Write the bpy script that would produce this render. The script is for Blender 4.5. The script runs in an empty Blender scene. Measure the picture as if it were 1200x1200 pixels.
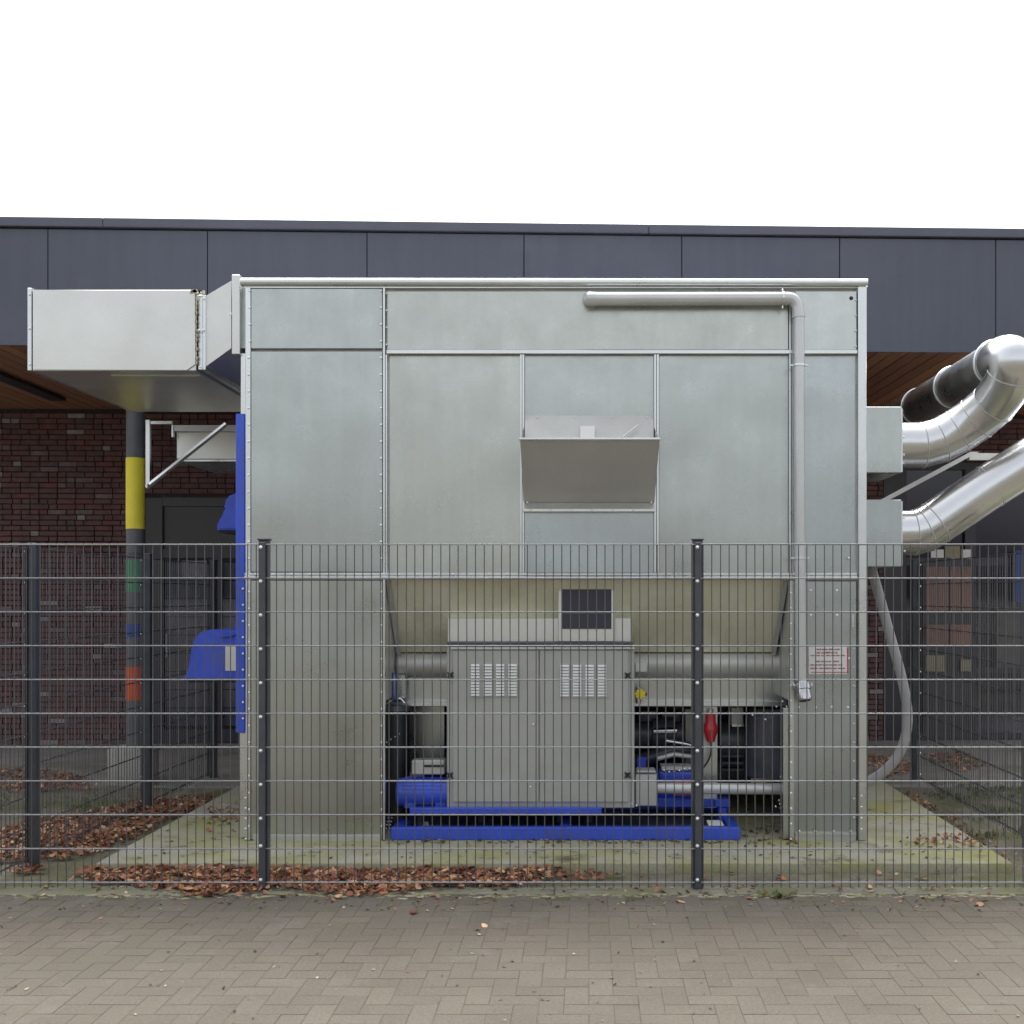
import bpy, bmesh, math, random
from mathutils import Vector, Matrix
random.seed(7)
R = math.radians
# ------------------------------------------------------------------ camera, world, sun, exposure
F = 1290.0; CX = 690.0; HY = 697.0; EYE = 1.73      # focal length, principal point (of a 1200 px frame), eye height
scn = bpy.context.scene
COL = scn.collection
cam_d = bpy.data.cameras.new('camera'); cam = bpy.data.objects.new('camera', cam_d); COL.objects.link(cam)
cam.location = (0, 0, EYE); cam.rotation_euler = (R(90), 0, 0)
cam_d.sensor_width = 36; cam_d.lens = F/1200*36
cam_d.shift_x = (600-CX)/1200; cam_d.shift_y = (HY-600)/1200
cam_d.clip_start = .05; cam_d.clip_end = 2000
scn.camera = cam
world = bpy.data.worlds.new("World"); scn.world = world; world.use_nodes = True
wn = world.node_tree; wn.nodes.clear()
wo = wn.nodes.new('ShaderNodeOutputWorld'); bg = wn.nodes.new('ShaderNodeBackground')
sky = wn.nodes.new('ShaderNodeTexSky'); sky.sky_type = 'NISHITA'; sky.sun_disc = False
SUN_EL, SUN_AZ = 62, 0
sky.sun_elevation = R(SUN_EL); sky.sun_rotation = R(SUN_AZ); sky.dust_density = 6.0; sky.air_density = 1.0
hs = wn.nodes.new('ShaderNodeHueSaturation'); hs.inputs['Saturation'].default_value = .20; hs.inputs['Value'].default_value = 1.0
wn.links.new(sky.outputs[0], hs.inputs['Color']); wn.links.new(hs.outputs[0], bg.inputs['Color'])
bg.inputs['Strength'].default_value = .15
wn.links.new(bg.outputs[0], wo.inputs['Surface'])
sd = bpy.data.lights.new('sun', 'SUN'); sd.energy = .6; sd.angle = R(35); sd.color = (1, .97, .93)
sun = bpy.data.objects.new('sun', sd); COL.objects.link(sun)
az = R(SUN_AZ); el = R(SUN_EL)
dirv = Vector((math.sin(az)*math.cos(el), math.cos(az)*math.cos(el), math.sin(el)))
sun.rotation_euler = dirv.to_track_quat('Z', 'Y').to_euler()
scn.view_settings.view_transform = 'Standard'; scn.view_settings.look = 'None'
scn.view_settings.exposure = 1.25; scn.view_settings.gamma = 1; scn.view_settings.use_curve_mapping = False
scn.render.engine = 'CYCLES'
scn.cycles.max_bounces = 8

# ------------------------------------------------------------------ materials
def mat(name, col, rough=.6, metal=0, spec=.5, var=.0, vscale=3, stain=None, stain_scale=1.2, stain_lo=.5, stain_hi=.65,
        bump=0, bscale=40, bdist=.01, rvar=0, island=None, objrand=None, alpha=None, fine=0, fscale=120, wave=0, coat=0, stain2=None, spangle=0, streak=0):
    m = bpy.data.materials.new(name); m.use_nodes = True
    n = m.node_tree.nodes; l = m.node_tree.links
    b = n['Principled BSDF']
    b.inputs['Roughness'].default_value = rough; b.inputs['Metallic'].default_value = metal
    b.inputs['Specular IOR Level'].default_value = spec
    if coat: b.inputs['Coat Weight'].default_value = coat; b.inputs['Coat Roughness'].default_value = .15
    geo = n.new('ShaderNodeNewGeometry'); pos = geo.outputs['Position']
    def noise(scale, detail=4, rough_=.6):
        t = n.new('ShaderNodeTexNoise'); t.inputs['Scale'].default_value = scale
        t.inputs['Detail'].default_value = detail; t.inputs['Roughness'].default_value = rough_
        l.new(pos, t.inputs['Vector']); return t.outputs['Fac']
    def ramp(fac, lo, hi):
        r = n.new('ShaderNodeMapRange'); r.inputs['From Min'].default_value = lo; r.inputs['From Max'].default_value = hi
        l.new(fac, r.inputs['Value']); return r.outputs['Result']
    def mix(fac, a, c, mode='MIX'):
        x = n.new('ShaderNodeMix'); x.data_type = 'RGBA'; x.blend_type = mode
        if isinstance(fac, float): x.inputs[0].default_value = fac
        else: l.new(fac, x.inputs[0])
        for s, v in ((x.inputs[6], a), (x.inputs[7], c)):
            if isinstance(v, tuple): s.default_value = (*v[:3], 1)
            else: l.new(v, s)
        return x.outputs[2]
    cur = tuple(col)
    if island or objrand:
        src = geo.outputs['Random Per Island'] if island else n.new('ShaderNodeObjectInfo').outputs['Random']
        cr = n.new('ShaderNodeValToRGB'); cols = island or objrand
        e = cr.color_ramp.elements
        while len(e) < len(cols): e.new(1)
        for i, cc in enumerate(cols):
            e[i].position = i/len(cols) if True else 0; e[i].color = (*cc, 1)
        cr.color_ramp.interpolation = 'CONSTANT'
        l.new(src, cr.inputs[0]); cur = cr.outputs[0]
    if var:
        lo = tuple(max(0, 1-var) for _ in range(3)); hi = tuple(1+var for _ in range(3))
        v = mix(ramp(noise(vscale, 5), .3, .7), lo, hi)
        cur = mix(1.0, cur, v, 'MULTIPLY')
    if fine:
        lo = tuple(max(0, 1-fine) for _ in range(3)); hi = tuple(1+fine for _ in range(3))
        cur = mix(1.0, cur, mix(ramp(noise(fscale, 3), .3, .7), lo, hi), 'MULTIPLY')
    def stretched(sc, detail):
        mp = n.new('ShaderNodeMapping'); mp.inputs['Scale'].default_value = sc; l.new(pos, mp.inputs['Vector'])
        t = n.new('ShaderNodeTexNoise'); t.inputs['Scale'].default_value = 1; t.inputs['Detail'].default_value = detail; l.new(mp.outputs[0], t.inputs['Vector']); return t.outputs['Fac']
    if streak:
        cur = mix(1.0, cur, mix(ramp(stretched((14, 14, .9), 5), .35, .7), (1+streak*.6,)*3, (1-streak,)*3), 'MULTIPLY')
    if spangle:
        vt = n.new('ShaderNodeTexVoronoi'); vt.inputs['Scale'].default_value = 55; l.new(pos, vt.inputs['Vector'])
        bwn = n.new('ShaderNodeSeparateColor'); l.new(vt.outputs['Color'], bwn.inputs[0])
        cur = mix(1.0, cur, mix(bwn.outputs[0], (1-spangle,)*3, (1+spangle,)*3), 'MULTIPLY')
    if stain:
        cur = mix(ramp(noise(stain_scale, 8, .65), stain_lo, stain_hi), cur, tuple(stain))
    if stain2:
        cur = mix(ramp(noise(stain2[1], 8, .7), stain2[2], stain2[3]), cur, tuple(stain2[0]))
    if isinstance(cur, tuple): b.inputs['Base Color'].default_value = (*cur[:3], 1)
    else: l.new(cur, b.inputs['Base Color'])
    if rvar:
        r = n.new('ShaderNodeMapRange'); r.inputs['From Min'].default_value = .3; r.inputs['From Max'].default_value = .7
        r.inputs['To Min'].default_value = rough-rvar; r.inputs['To Max'].default_value = rough+rvar
        l.new(noise(4, 6), r.inputs['Value']); l.new(r.outputs[0], b.inputs['Roughness'])
    h = None
    if bump or wave:
        last = None
        if wave:
            w = n.new('ShaderNodeBump'); w.inputs['Strength'].default_value = 1; w.inputs['Distance'].default_value = wave
            l.new(noise(.9, 1.0), w.inputs['Height']); last = w.outputs[0]
        if bump:
            w = n.new('ShaderNodeBump'); w.inputs['Strength'].default_value = bump; w.inputs['Distance'].default_value = bdist
            l.new(noise(bscale, 6), w.inputs['Height'])
            if last: l.new(last, w.inputs['Normal'])
            last = w.outputs[0]
        l.new(last, b.inputs['Normal'])
    return m

M = {}
M['galv'] = mat('galvanised_sheet', (.55, .58, .57), .31, 1, objrand=[(.535, .565, .54), (.49, .525, .51), (.52, .545, .51), (.47, .51, .515), (.56, .59, .57)], var=.045, vscale=.9, fine=.012, fscale=90, rvar=.06, wave=.028,
                spangle=.02, streak=.035, stain=(.52, .55, .53), stain_scale=.8, stain_lo=.5, stain_hi=.8)
M['galv_b'] = mat('galvanised_trim', (.74, .77, .77), .3, 1, var=.08, vscale=2, fine=.04, rvar=.05)
M['galv_d'] = mat('galvanised_dull', (.56, .565, .55), .45, .5, var=.12, vscale=2, fine=.05)
M['hopper'] = mat('hopper_sheet', (.88, .87, .70), .45, .4, var=.1, vscale=1.5, fine=.04, stain=(.76, .74, .54), stain_scale=1.6, wave=.02)
M['ductbox'] = mat('duct_box_sheet', (.74, .75, .72), .38, .9, var=.05, vscale=1.5, fine=.03, rvar=.05, wave=.012)
M['spiral'] = mat('bright_round_duct', (.70, .71, .72), .25, 1, var=.04, vscale=2, fine=.02, fscale=50, rvar=.03)
M['chrome'] = mat('polished_steel', (.62, .62, .63), .14, 1)
M['bolt'] = mat('zinc_bolt', (.95, .95, .95), .3, .6)
M['cabinet'] = mat('grey_cabinet_paint', (.46, .47, .45), .42, .1, var=.05, vscale=2, fine=.03, stain=(.40, .41, .37), stain_scale=1.4)
M['plastic'] = mat('grey_plastic_pipe', (.62, .635, .64), .26, .35, spec=.8, var=.05, vscale=4, fine=.03)
M['hood_in'] = mat('galvanised_flap', (.64, .625, .61), .5, .6, var=.06, vscale=2, fine=.03)
M['blue'] = mat('blue_paint', (.04, .10, .66), .34, 0, coat=.25, var=.14, vscale=4, fine=.08, stain=(.07, .11, .48), stain_scale=5, stain_lo=.5, stain_hi=.7, rvar=.08, bump=.15, bscale=120, bdist=.002, stain2=((.13, .11, .12), 38, .68, .74))
M['black'] = mat('black_rubber', (.02, .021, .025), .5, 0, var=.2, vscale=5)
M['dark'] = mat('dark_steel', (.085, .088, .11), .35, .1, var=.25, vscale=6, fine=.1)
M['slot'] = mat('slot_white', (.93, .94, .94), .3, 0)
M['red'] = mat('red_plastic', (.5, .015, .03), .35, 0, coat=.3)
M['yellow'] = mat('yellow_paint', (.92, .80, .06), .5, 0, var=.06, vscale=6, stain=(.62, .5, .06), stain_scale=9, stain_lo=.66, stain_hi=.8)
M['green'] = mat('green_paint', (.07, .27, .14), .5, 0, var=.08, vscale=6)
M['orange'] = mat('orange_paint', (.66, .10, .025), .5, 0, var=.08, vscale=6)
M['bandblue'] = mat('blue_band_paint', (.03, .07, .3), .5, 0)
M['column'] = mat('column_paint', (.12, .125, .14), .5, 0, var=.1, vscale=5)
M['fence'] = mat('anthracite_powder_coat', (.07, .075, .088), .3, 0, var=.15, vscale=9)
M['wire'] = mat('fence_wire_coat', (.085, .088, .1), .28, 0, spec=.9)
M['hwire'] = mat('fence_wire_coat_dust_sheen', (.27, .275, .29), .3, .2, spec=.9)  # paler copy of the wire coat: sky sheen and dust put into the colour
M['fascia'] = mat('fascia_panel_blue_grey', (.094, .105, .145), .42, 0, var=.05, vscale=.8, fine=.02, stain=(.108, .118, .157), stain_scale=.7, wave=.004, streak=.06)
M['trim'] = mat('roof_trim_metal', (.11, .118, .155), .35, .2, var=.06, vscale=3)
M['gap'] = mat('black_joint', (.022, .023, .028), .8)
M['wood'] = mat('soffit_wood', (.22, .10, .055), .5, 0, objrand=[(.30, .14, .08), (.24, .11, .065), (.34, .165, .09), (.26, .13, .08)], var=.15, vscale=9, fine=.12, fscale=60)
BR = [(0.159, 0.091, 0.09), (0.142, 0.089, 0.09), (0.168, 0.094, 0.09), (0.134, 0.091, 0.095), (0.155, 0.091, 0.088), (0.181, 0.082, 0.08), (0.146, 0.098, 0.098), (0.159, 0.089, 0.086), (0.138, 0.087, 0.088), (0.153, 0.092, 0.091), (0.144, 0.091, 0.09), (0.172, 0.087, 0.084), (0.151, 0.087, 0.088), (0.138, 0.092, 0.094), (0.162, 0.096, 0.094), (0.148, 0.089, 0.088), (0.155, 0.096, 0.096), (0.286, 0.258, 0.261), (0.163, 0.091, 0.088), (0.19, 0.153, 0.152)]
M['brick'] = mat('brick_faces', (.1, .05, .04), .85, 0, spec=.2, objrand=BR, var=.2, vscale=14, bump=.5, bscale=60, bdist=.004)
M['brick_far'] = mat('brick_faces_joined', (.1, .05, .04), .85, 0, spec=.2, island=BR, var=.2, vscale=14, bump=.5, bscale=60, bdist=.004)
M['mortar'] = mat('dark_mortar', (.065, .05, .05), .95, 0, spec=.1, var=.2, vscale=20)
M['frame'] = mat('dark_window_frame', (.045, .045, .055), .35, 0)
M['concrete'] = mat('pale_concrete', (.40, .39, .36), .9, 0, spec=.2, var=.12, vscale=6, fine=.1, fscale=90, stain=(.24, .24, .18), stain_scale=3)
M['white'] = mat('white_enamel', (.78, .77, .76), .35)
M['textred'] = mat('sign_print_red', (.45, .10, .10), .5)
M['textgrey'] = mat('sign_print_dark', (.22, .12, .13), .5)
M['blind'] = mat('grey_blind', (.30, .31, .33), .7, var=.04)
M['cupboard'] = mat('brown_cupboard', (.30, .165, .13), .6, var=.2, vscale=4)
M['cream'] = mat('cream_boxes', (.34, .31, .21), .7, var=.12, vscale=8)
M['dull'] = mat('dull_crate', (.13, .13, .125), .7, var=.15, vscale=6)
M['sealant'] = mat('sealant', (.6, .55, .4), .7, var=.1, vscale=8)
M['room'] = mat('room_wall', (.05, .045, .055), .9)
PV = [(0.14, 0.124, 0.1), (0.146, 0.128, 0.104), (0.133, 0.118, 0.095), (0.142, 0.126, 0.103), (0.138, 0.121, 0.098), (0.151, 0.134, 0.108)]
pv = dict(rough=.9, spec=.25, var=.10, vscale=1.3, fine=.16, fscale=70, bump=.6, bscale=160, bdist=.003, stain=(.134, .124, .096), stain_scale=.7, stain_lo=.5, stain_hi=.8, stain2=((.172, .162, .140), 2.3, .58, .72))
M['paver'] = mat('paver_clinker', (.27, .25, .22), objrand=PV, **pv)
M['paver_far'] = mat('paver_clinker_joined', (.27, .25, .22), island=PV, **pv)
M['joint'] = mat('joint_sand', (.118, .107, .085), .95, spec=.1, var=.15, vscale=12, fine=.2, fscale=150, stain=(.11, .108, .07), stain_scale=2)
M['slab'] = mat('mossy_slab', (.40, .385, .32), .9, spec=.2, var=.15, vscale=2.2, fine=.16, fscale=60, bump=.4, bscale=90, bdist=.004,
                stain=(.33, .325, .12), stain_scale=1.5, stain_lo=.40, stain_hi=.66, stain2=((.14, .125, .075), 4.5, .56, .70))
M['soil'] = mat('yard_soil', (.205, .19, .145), .95, spec=.1, var=.25, vscale=2.5, fine=.25, fscale=60, bump=.8, bscale=70, bdist=.008,
                stain=(.13, .14, .055), stain_scale=1.6, stain_lo=.48, stain_hi=.66)
M['edging'] = mat('concrete_edging', (.26, .25, .20), .9, spec=.2, var=.15, vscale=3, fine=.18, fscale=80, stain=(.19, .19, .11), stain_scale=2.2, stain_lo=.45, stain_hi=.65, bump=.4, bscale=80)
M['path'] = mat('path_tiles', (.30, .285, .26), .9, spec=.2, var=.12, vscale=3, fine=.12, fscale=60, stain=(.20, .19, .14), stain_scale=1.3)
M['asphalt'] = mat('street_ground', (.16, .155, .14), .9, spec=.2, var=.15, vscale=1, fine=.1)
LV = [(0.345, 0.162, 0.098), (0.517, 0.311, 0.184), (0.245, 0.108, 0.069), (0.402, 0.189, 0.109), (0.661, 0.446, 0.276), (0.316, 0.121, 0.081), (0.172, 0.087, 0.057), (0.575, 0.365, 0.218), (0.374, 0.162, 0.092), (0.287, 0.135, 0.086), (0.431, 0.216, 0.081), (0.216, 0.121, 0.081)]
M['leaf'] = mat('dead_leaf', (.2, .1, .05), .75, spec=.25, island=LV, var=.15, vscale=30)
M['leafbits'] = mat('litter_bits', (.2, .1, .05), .8, spec=.2, island=[(.10, .085, .04), (.24, .14, .07), (.42, .38, .27), (.08, .06, .04), (.30, .27, .18), (.16, .17, .06), (.06, .05, .04)], var=.1)
M['grass'] = mat('weeds', (.09, .12, .04), .8, island=[(.09, .12, .04), (.14, .16, .06), (.20, .19, .09), (.07, .10, .035)])
M['hose'] = mat('grey_hose', (.36, .36, .37), .5, 0, var=.08, vscale=9)

def glass(name, tint, rough=.03):
    m = bpy.data.materials.new(name); m.use_nodes = True
    n = m.node_tree.nodes; l = m.node_tree.links; n.clear()
    o = n.new('ShaderNodeOutputMaterial'); mx = n.new('ShaderNodeMixShader')
    t = n.new('ShaderNodeBsdfTransparent'); t.inputs[0].default_value = (*tint, 1)
    g = n.new('ShaderNodeBsdfGlossy'); g.inputs['Roughness'].default_value = rough; g.inputs[0].default_value = (.8, .8, .85, 1)
    f = n.new('ShaderNodeFresnel'); f.inputs[0].default_value = 1.5
    l.new(f.outputs[0], mx.inputs[0]); l.new(t.outputs[0], mx.inputs[1]); l.new(g.outputs[0], mx.inputs[2]); l.new(mx.outputs[0], o.inputs[0])
    return m
M['glass'] = glass('tinted_glass', (.8, .8, .84))
M['hatchglass'] = mat('dark_hatch_glass', (.05, .05, .075), .25, 0, spec=.5)

# ------------------------------------------------------------------ helpers
def P(px, py, d):                    # a point seen at (px, py) of the photo, d metres away
    return Vector(((px-CX)/F*d, d, EYE-(py-HY)/F*d))
def XW(px, d): return (px-CX)/F*d
def ZW(py, d): return EYE-(py-HY)/F*d
WL = {}
def wloc(o): return WL.get(o.name, Vector((0, 0, 0))) if o else Vector((0, 0, 0))
def link_mesh(name, me, c, m, parent, **props):
    o = bpy.data.objects.new(name, me); COL.objects.link(o)
    if parent: o.parent = parent
    o.location = c-wloc(parent); WL[o.name] = Vector(c)
    for k, v in props.items(): o[k] = v
    return o
def obj(name, bm, m, parent=None, smooth=True, angle=32, **props):
    me = bpy.data.meshes.new(name)
    vs = [v.co for v in bm.verts]
    lo = Vector((min(v[i] for v in vs) for i in range(3))); hi = Vector((max(v[i] for v in vs) for i in range(3)))
    c = Vector(((lo.x+hi.x)/2, (lo.y+hi.y)/2, lo.z))
    bmesh.ops.translate(bm, verts=bm.verts, vec=-c)
    bmesh.ops.recalc_face_normals(bm, faces=bm.faces)
    bm.to_mesh(me); bm.free(); me.materials.append(M[m] if isinstance(m, str) else m)
    if smooth:
        for p in me.polygons: p.use_smooth = True
        me.set_sharp_from_angle(angle=R(angle))
    return link_mesh(name, me, c, m, parent, **props)
def thing(name, label, cat, loc, group=None):
    o = bpy.data.objects.new(name, None); COL.objects.link(o); o.empty_display_size = .2
    o.location = loc; WL[o.name] = Vector(loc); o['label'] = label; o['category'] = cat
    if group: o['group'] = group
    return o
def tag(o, label, cat, group=None):
    o['label'] = label; o['category'] = cat
    if group: o['group'] = group
    return o
def BM(): return bmesh.new()
def box(bm, x0, x1, y0, y1, z0, z1, bev=0, seg=1):
    x0, x1 = min(x0, x1), max(x0, x1); y0, y1 = min(y0, y1), max(y0, y1); z0, z1 = min(z0, z1), max(z0, z1)
    r = bmesh.ops.create_cube(bm, size=1)
    for v in r['verts']:
        v.co = Vector((x0+(v.co.x+.5)*(x1-x0), y0+(v.co.y+.5)*(y1-y0), z0+(v.co.z+.5)*(z1-z0)))
    if bev:
        es = list({e for v in r['verts'] for e in v.link_edges})
        bmesh.ops.bevel(bm, geom=es, offset=bev, segments=seg, affect='EDGES', profile=.5)
    return bm
def B(*a, **k): return box(BM(), *a, **k)
def pbox(bm, px0, px1, py0, py1, d, depth, bev=0, seg=1):   # front face at distance d covering that part of the photo
    return box(bm, XW(px0, d), XW(px1, d), d, d+depth, ZW(py0, d), ZW(py1, d), bev, seg)
def PB(*a, **k): return pbox(BM(), *a, **k)
def prism(bm, pts, d0, d1, bev=0):                            # outline in (X,Z), extruded in depth
    a = [bm.verts.new((x, d0, z)) for x, z in pts]; b = [bm.verts.new((x, d1, z)) for x, z in pts]
    n = len(pts); fs = [bm.faces.new(a), bm.faces.new(b[::-1])]
    for i in range(n): fs.append(bm.faces.new((a[i], a[(i+1) % n], b[(i+1) % n], b[i])))
    if bev:
        bmesh.ops.bevel(bm, geom=list({e for e in fs[0].edges} | {e for e in fs[1].edges}), offset=bev, segments=2, affect='EDGES')
    return bm
def frame_of(t):
    t = t.normalized(); u = t.cross(Vector((0, 0, 1)))
    if u.length < .01: u = t.cross(Vector((0, 1, 0)))
    u.normalize(); return u, t.cross(u).normalized()
def tube(bm, pts, r, seg=16, caps=True, sx=1):
    pts = [Vector(p) for p in pts]; n = len(pts)
    t1 = (pts[1]-pts[0]).normalized(); u, v = frame_of(t1); rings = []
    for i, p in enumerate(pts):
        rr = r[i] if isinstance(r, (list, tuple)) else r
        if i == 0: nrm = t1
        elif i == n-1: nrm = t1
        else:
            t2 = (pts[i+1]-p).normalized(); nrm = (t1+t2).normalized()
        ring = []
        for k in range(seg):
            a = 2*math.pi*k/seg
            q = u*math.cos(a)*rr+v*math.sin(a)*rr*sx
            q += t1*(-q.dot(nrm)/t1.dot(nrm)); ring.append(bm.verts.new(p+q))
        rings.append(ring)
        if 0 < i < n-1:
            q = t1.rotation_difference(t2); u = q @ u; v = q @ v; t1 = t2
    for a, b in zip(rings, rings[1:]):
        for k in range(seg): bm.faces.new((a[k], a[(k+1) % seg], b[(k+1) % seg], b[k]))
    if caps: bm.faces.new(rings[0][::-1]); bm.faces.new(rings[-1])
    return bm
def T(*a, **k): return tube(BM(), *a, **k)
def bolt_at(bm, p, r=.0095, h=.009, axis=Vector((0, -1, 0))):
    p = Vector(p); tube(bm, [p, p+axis*h*.6, p+axis*h], [r, r*.9, r*.35], seg=7)
    return bm
def arc(c, r, a0, a1, n, plane='xz'):
    out = []
    for i in range(n+1):
        a = R(a0+(a1-a0)*i/n)
        if plane == 'xz': out.append(Vector(c)+Vector((math.cos(a)*r, 0, math.sin(a)*r)))
    return out
def struct(name, bm, m, **k): return obj(name, bm, m, None, kind='structure', **k)
def dup(o, parent, loc, rot=None):
    c = o.copy(); COL.objects.link(c); c.parent = parent; c.location = loc
    if rot is not None: c.rotation_euler = rot
    return c

# ------------------------------------------------------------------ ground
DF = 6.45                                     # distance of the front fence
def sheet(x0, x1, y0, y1, z):
    bm = BM(); bm.faces.new([bm.verts.new(p) for p in ((x0, y0, z), (x1, y0, z), (x1, y1, z), (x0, y1, z))]); return bm
struct('ground', sheet(-400, 400, -400, 400, -.06), 'asphalt', smooth=False)
yard = BM()
nx, ny = 150, 75
grid = []
from mathutils import noise as mn
for j in range(ny+1):
    row = []
    for i in range(nx+1):
        x = -7.5+14.5*i/nx; y = 6.50+(9.95-6.50)*j/ny
        z = -.012+.016*mn.noise(Vector((x*1.3, y*1.3, 2)))+.008*mn.noise(Vector((x*7, y*7, 5)))
        row.append(yard.verts.new((x, y, z)))
    grid.append(row)
for j in range(ny):
    for i in range(nx): yard.faces.new((grid[j][i], grid[j][i+1], grid[j+1][i+1], grid[j+1][i]))
struct('soil', yard, 'soil')
struct('path', B(-12, 10, 9.93, 13.2, -.05, .0, bev=.005), 'path', smooth=False)
# pavement: sand bed with clinker pavers in herringbone bond
pave = struct('pavement', sheet(-20, 18, -25, 6.36, -.0008), 'joint', smooth=False)
U = .1055
def paver_bm(w, h):
    return box(BM(), -w/2+.0014, w/2-.0014, -h/2+.0014, h/2-.0014, -.06, 0, bev=.0014)
def mesh_of(bm, m, name):
    me = bpy.data.meshes.new(name); bmesh.ops.recalc_face_normals(bm, faces=bm.faces); bm.to_mesh(me); bm.free(); me.materials.append(M[m]); return me
pm = [mesh_of(paver_bm(2*U, U), 'paver', 'paver'), mesh_of(paver_bm(U, 2*U), 'paver', 'paver')]
spots = []
for i in range(-60, 60):
    for j in range(30, 61):
        q = (i-j) % 4
        if q == 0: c = (i*U+U, j*U+U/2, 0)
        elif q == 3: c = (i*U+U/2, j*U+U, 1)
        else: continue
        if c[1]+(U if c[2] else U/2) > 6.335: continue
        x = CX+F*c[0]/c[1]; y = HY+F*EYE/c[1]
        vis = -10 < x < 1210 and y < 1206
        spots.append((0 if vis else 1, c[1], c))
spots.sort()
rest = BM(); k = 0
for vis, _, (x, y, o) in spots:
    dz = random.uniform(.0, .0012)+.0006+.0006*mn.noise(Vector((x*1.5, y*1.5, 0))); rz = R(random.uniform(-.6, .6)); tx = R(random.uniform(-.35, .35)); ty = R(random.uniform(-.35, .35))
    if k < 300 and vis == 0:
        p = bpy.data.objects.new('paver', pm[o]); COL.objects.link(p); p.parent = pave
        p.location = Vector((x, y, dz))-WL[pave.name]; p.rotation_euler = (tx, ty, rz); k += 1
    else:
        w, h = ((2*U, U), (U, 2*U))[o]
        b2 = box(BM(), -w/2+.0014, w/2-.0014, -h/2+.0014, h/2-.0014, -.03, 0, bev=.0014)
        bmesh.ops.transform(b2, matrix=Matrix.Translation((x, y, dz)) @ Matrix.Rotation(rz, 4, 'Z') @ Matrix.Rotation(tx, 4, 'X') @ Matrix.Rotation(ty, 4, 'Y'), verts=b2.verts)
        me = bpy.data.meshes.new('t'); b2.to_mesh(me); b2.free(); rest.from_mesh(me); bpy.data.meshes.remove(me)
obj('paver_field', rest, 'paver_far', pave, smooth=False, kind='stuff')
# concrete edging row under the fence
x = -6.2
edge = struct('edging_bed', sheet(-9, 8, 6.33, 6.56, -.010), 'joint', smooth=False)
while x < 5.5:
    L = 1.0
    obj('edging_slab', B(x+.003, x+L-.003, 6.345, 6.535, -.05, -.001+random.uniform(-.004, .003), bev=.005), 'edging', edge, smooth=False); x += L
# slab
DS = 6.89
slab = struct('concrete_slab', B(XW(112, DS), XW(1187, DS), DS, 9.9, -.05, .05, bev=.008, seg=2), 'slab')
SZ = .05

# ------------------------------------------------------------------ building
BX, BY, BROT = -.67, 9.6, R(2.0)
bld = thing('school_building', 'single storey brick building with dark grey fascia and wooden overhang behind the metal unit', 'building', (BX, BY, 0)); bld.rotation_euler = (0, 0, BROT)
tt = math.tan(BROT)
def lx(px, off=0):                            # pixel column on the (rotated) plane 'off' behind the fascia -> local x
    u = (px-CX)/F; d0 = BY+off/math.cos(BROT)
    X = u*(d0-BX*tt)/(1-u*tt); return (X-BX)/math.cos(BROT)
def LB(x0, x1, y0, y1, z0, z1, **k): return B(BX+x0, BX+x1, BY+y0, BY+y1, z0, z1, **k)
ZT, ZS, ZF0 = 4.967, 3.873, 4.885
seams = [-505, -318, -131, 56, 243, 430, 614, 799, 984, 1167, 1352, 1537]
for a, b in zip(seams, seams[1:]):
    obj('fascia_panel', LB(lx(a)+.004, lx(b)-.004, 0, .02+random.uniform(0, .002), ZS, ZF0-.012, bev=.002), 'fascia', bld)
obj('fascia_backing', LB(lx(-505), lx(1537), .024, .12, ZS+.03, ZF0), 'gap', bld, smooth=False)
tr = [-505, 122, 760, 1537]
for a, b in zip(tr, tr[1:]):
    obj('roof_trim', LB(lx(a)+.001, lx(b)-.001, -.035, .12, ZF0, ZT, bev=.006), 'trim', bld)
obj('roof', LB(lx(-505), lx(1537), .13, 9, ZS+.06, ZT-.06), 'gap', bld, smooth=False)
WOFF = 3.3; Wl, Wr = lx(-505), lx(1537)
sof = obj('soffit', LB(Wl, Wr, .03, WOFF+.02, ZS+.022, ZS+.05), 'gap', bld, smooth=False)
bw = .14; n = int((Wr-Wl)/bw)
xx = Wl
sbm = None
while xx < Wr-.01:
    z = ZS+random.uniform(0, .003)
    if not (lx(-140, 1) < xx < lx(1330, 1)): xx += bw; continue
    if sbm is None:
        sbm = obj('soffit_board', LB(xx+.004, xx+bw-.004, .03, WOFF, z, z+.02, bev=.003), 'wood', sof); base = sbm.location.copy(); bx0 = xx
    else:
        dup(sbm, sof, base+Vector((xx-bx0, 0, z-ZS)))
    xx += bw
xf = lx(38, WOFF-1.6)
lf = obj('soffit_light_housing', LB(-5.02-.09, -5.02+.09, 1.0, 2.55, ZS-.035, ZS-.004, bev=.004), 'black', bld)
obj('soffit_trim_strip', LB(-5.02-.13, -5.02-.10, .95, 2.6, ZS-.02, ZS-.004), 'galv_d', bld)
# walls
def wx(px): return lx(px, WOFF)
D0, D1, DH = wx(181), wx(330), 2.86           # door opening
G0, G1, GH = wx(1047), wx(1420), 3.30         # glazed front
wall = obj('brick_wall', LB(Wl, D0, WOFF+.03, WOFF+.3, 0, ZS+.03), 'mortar', bld, smooth=False)
obj('wall_above_door', LB(D0, D1, WOFF+.03, WOFF+.3, DH, ZS+.03), 'mortar', bld, smooth=False)
obj('wall_core', LB(D1, G0, WOFF+.03, WOFF+.3, 0, ZS+.03), 'mortar', bld, smooth=False)
obj('wall_above_window', LB(G0, Wr, WOFF+.03, WOFF+.3, GH, ZS+.03), 'mortar', bld, smooth=False)
bricks = []
rnd = random.Random(3)
def course(x0, x1, z):
    x = x0; lastk = 0
    while x < x1-.03:
        L = .21 if rnd.random() < .62 else .10
        if x+L > x1: L = x1-x
        if L > .03: bricks.append((x, L-.011, z))
        x += L
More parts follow.
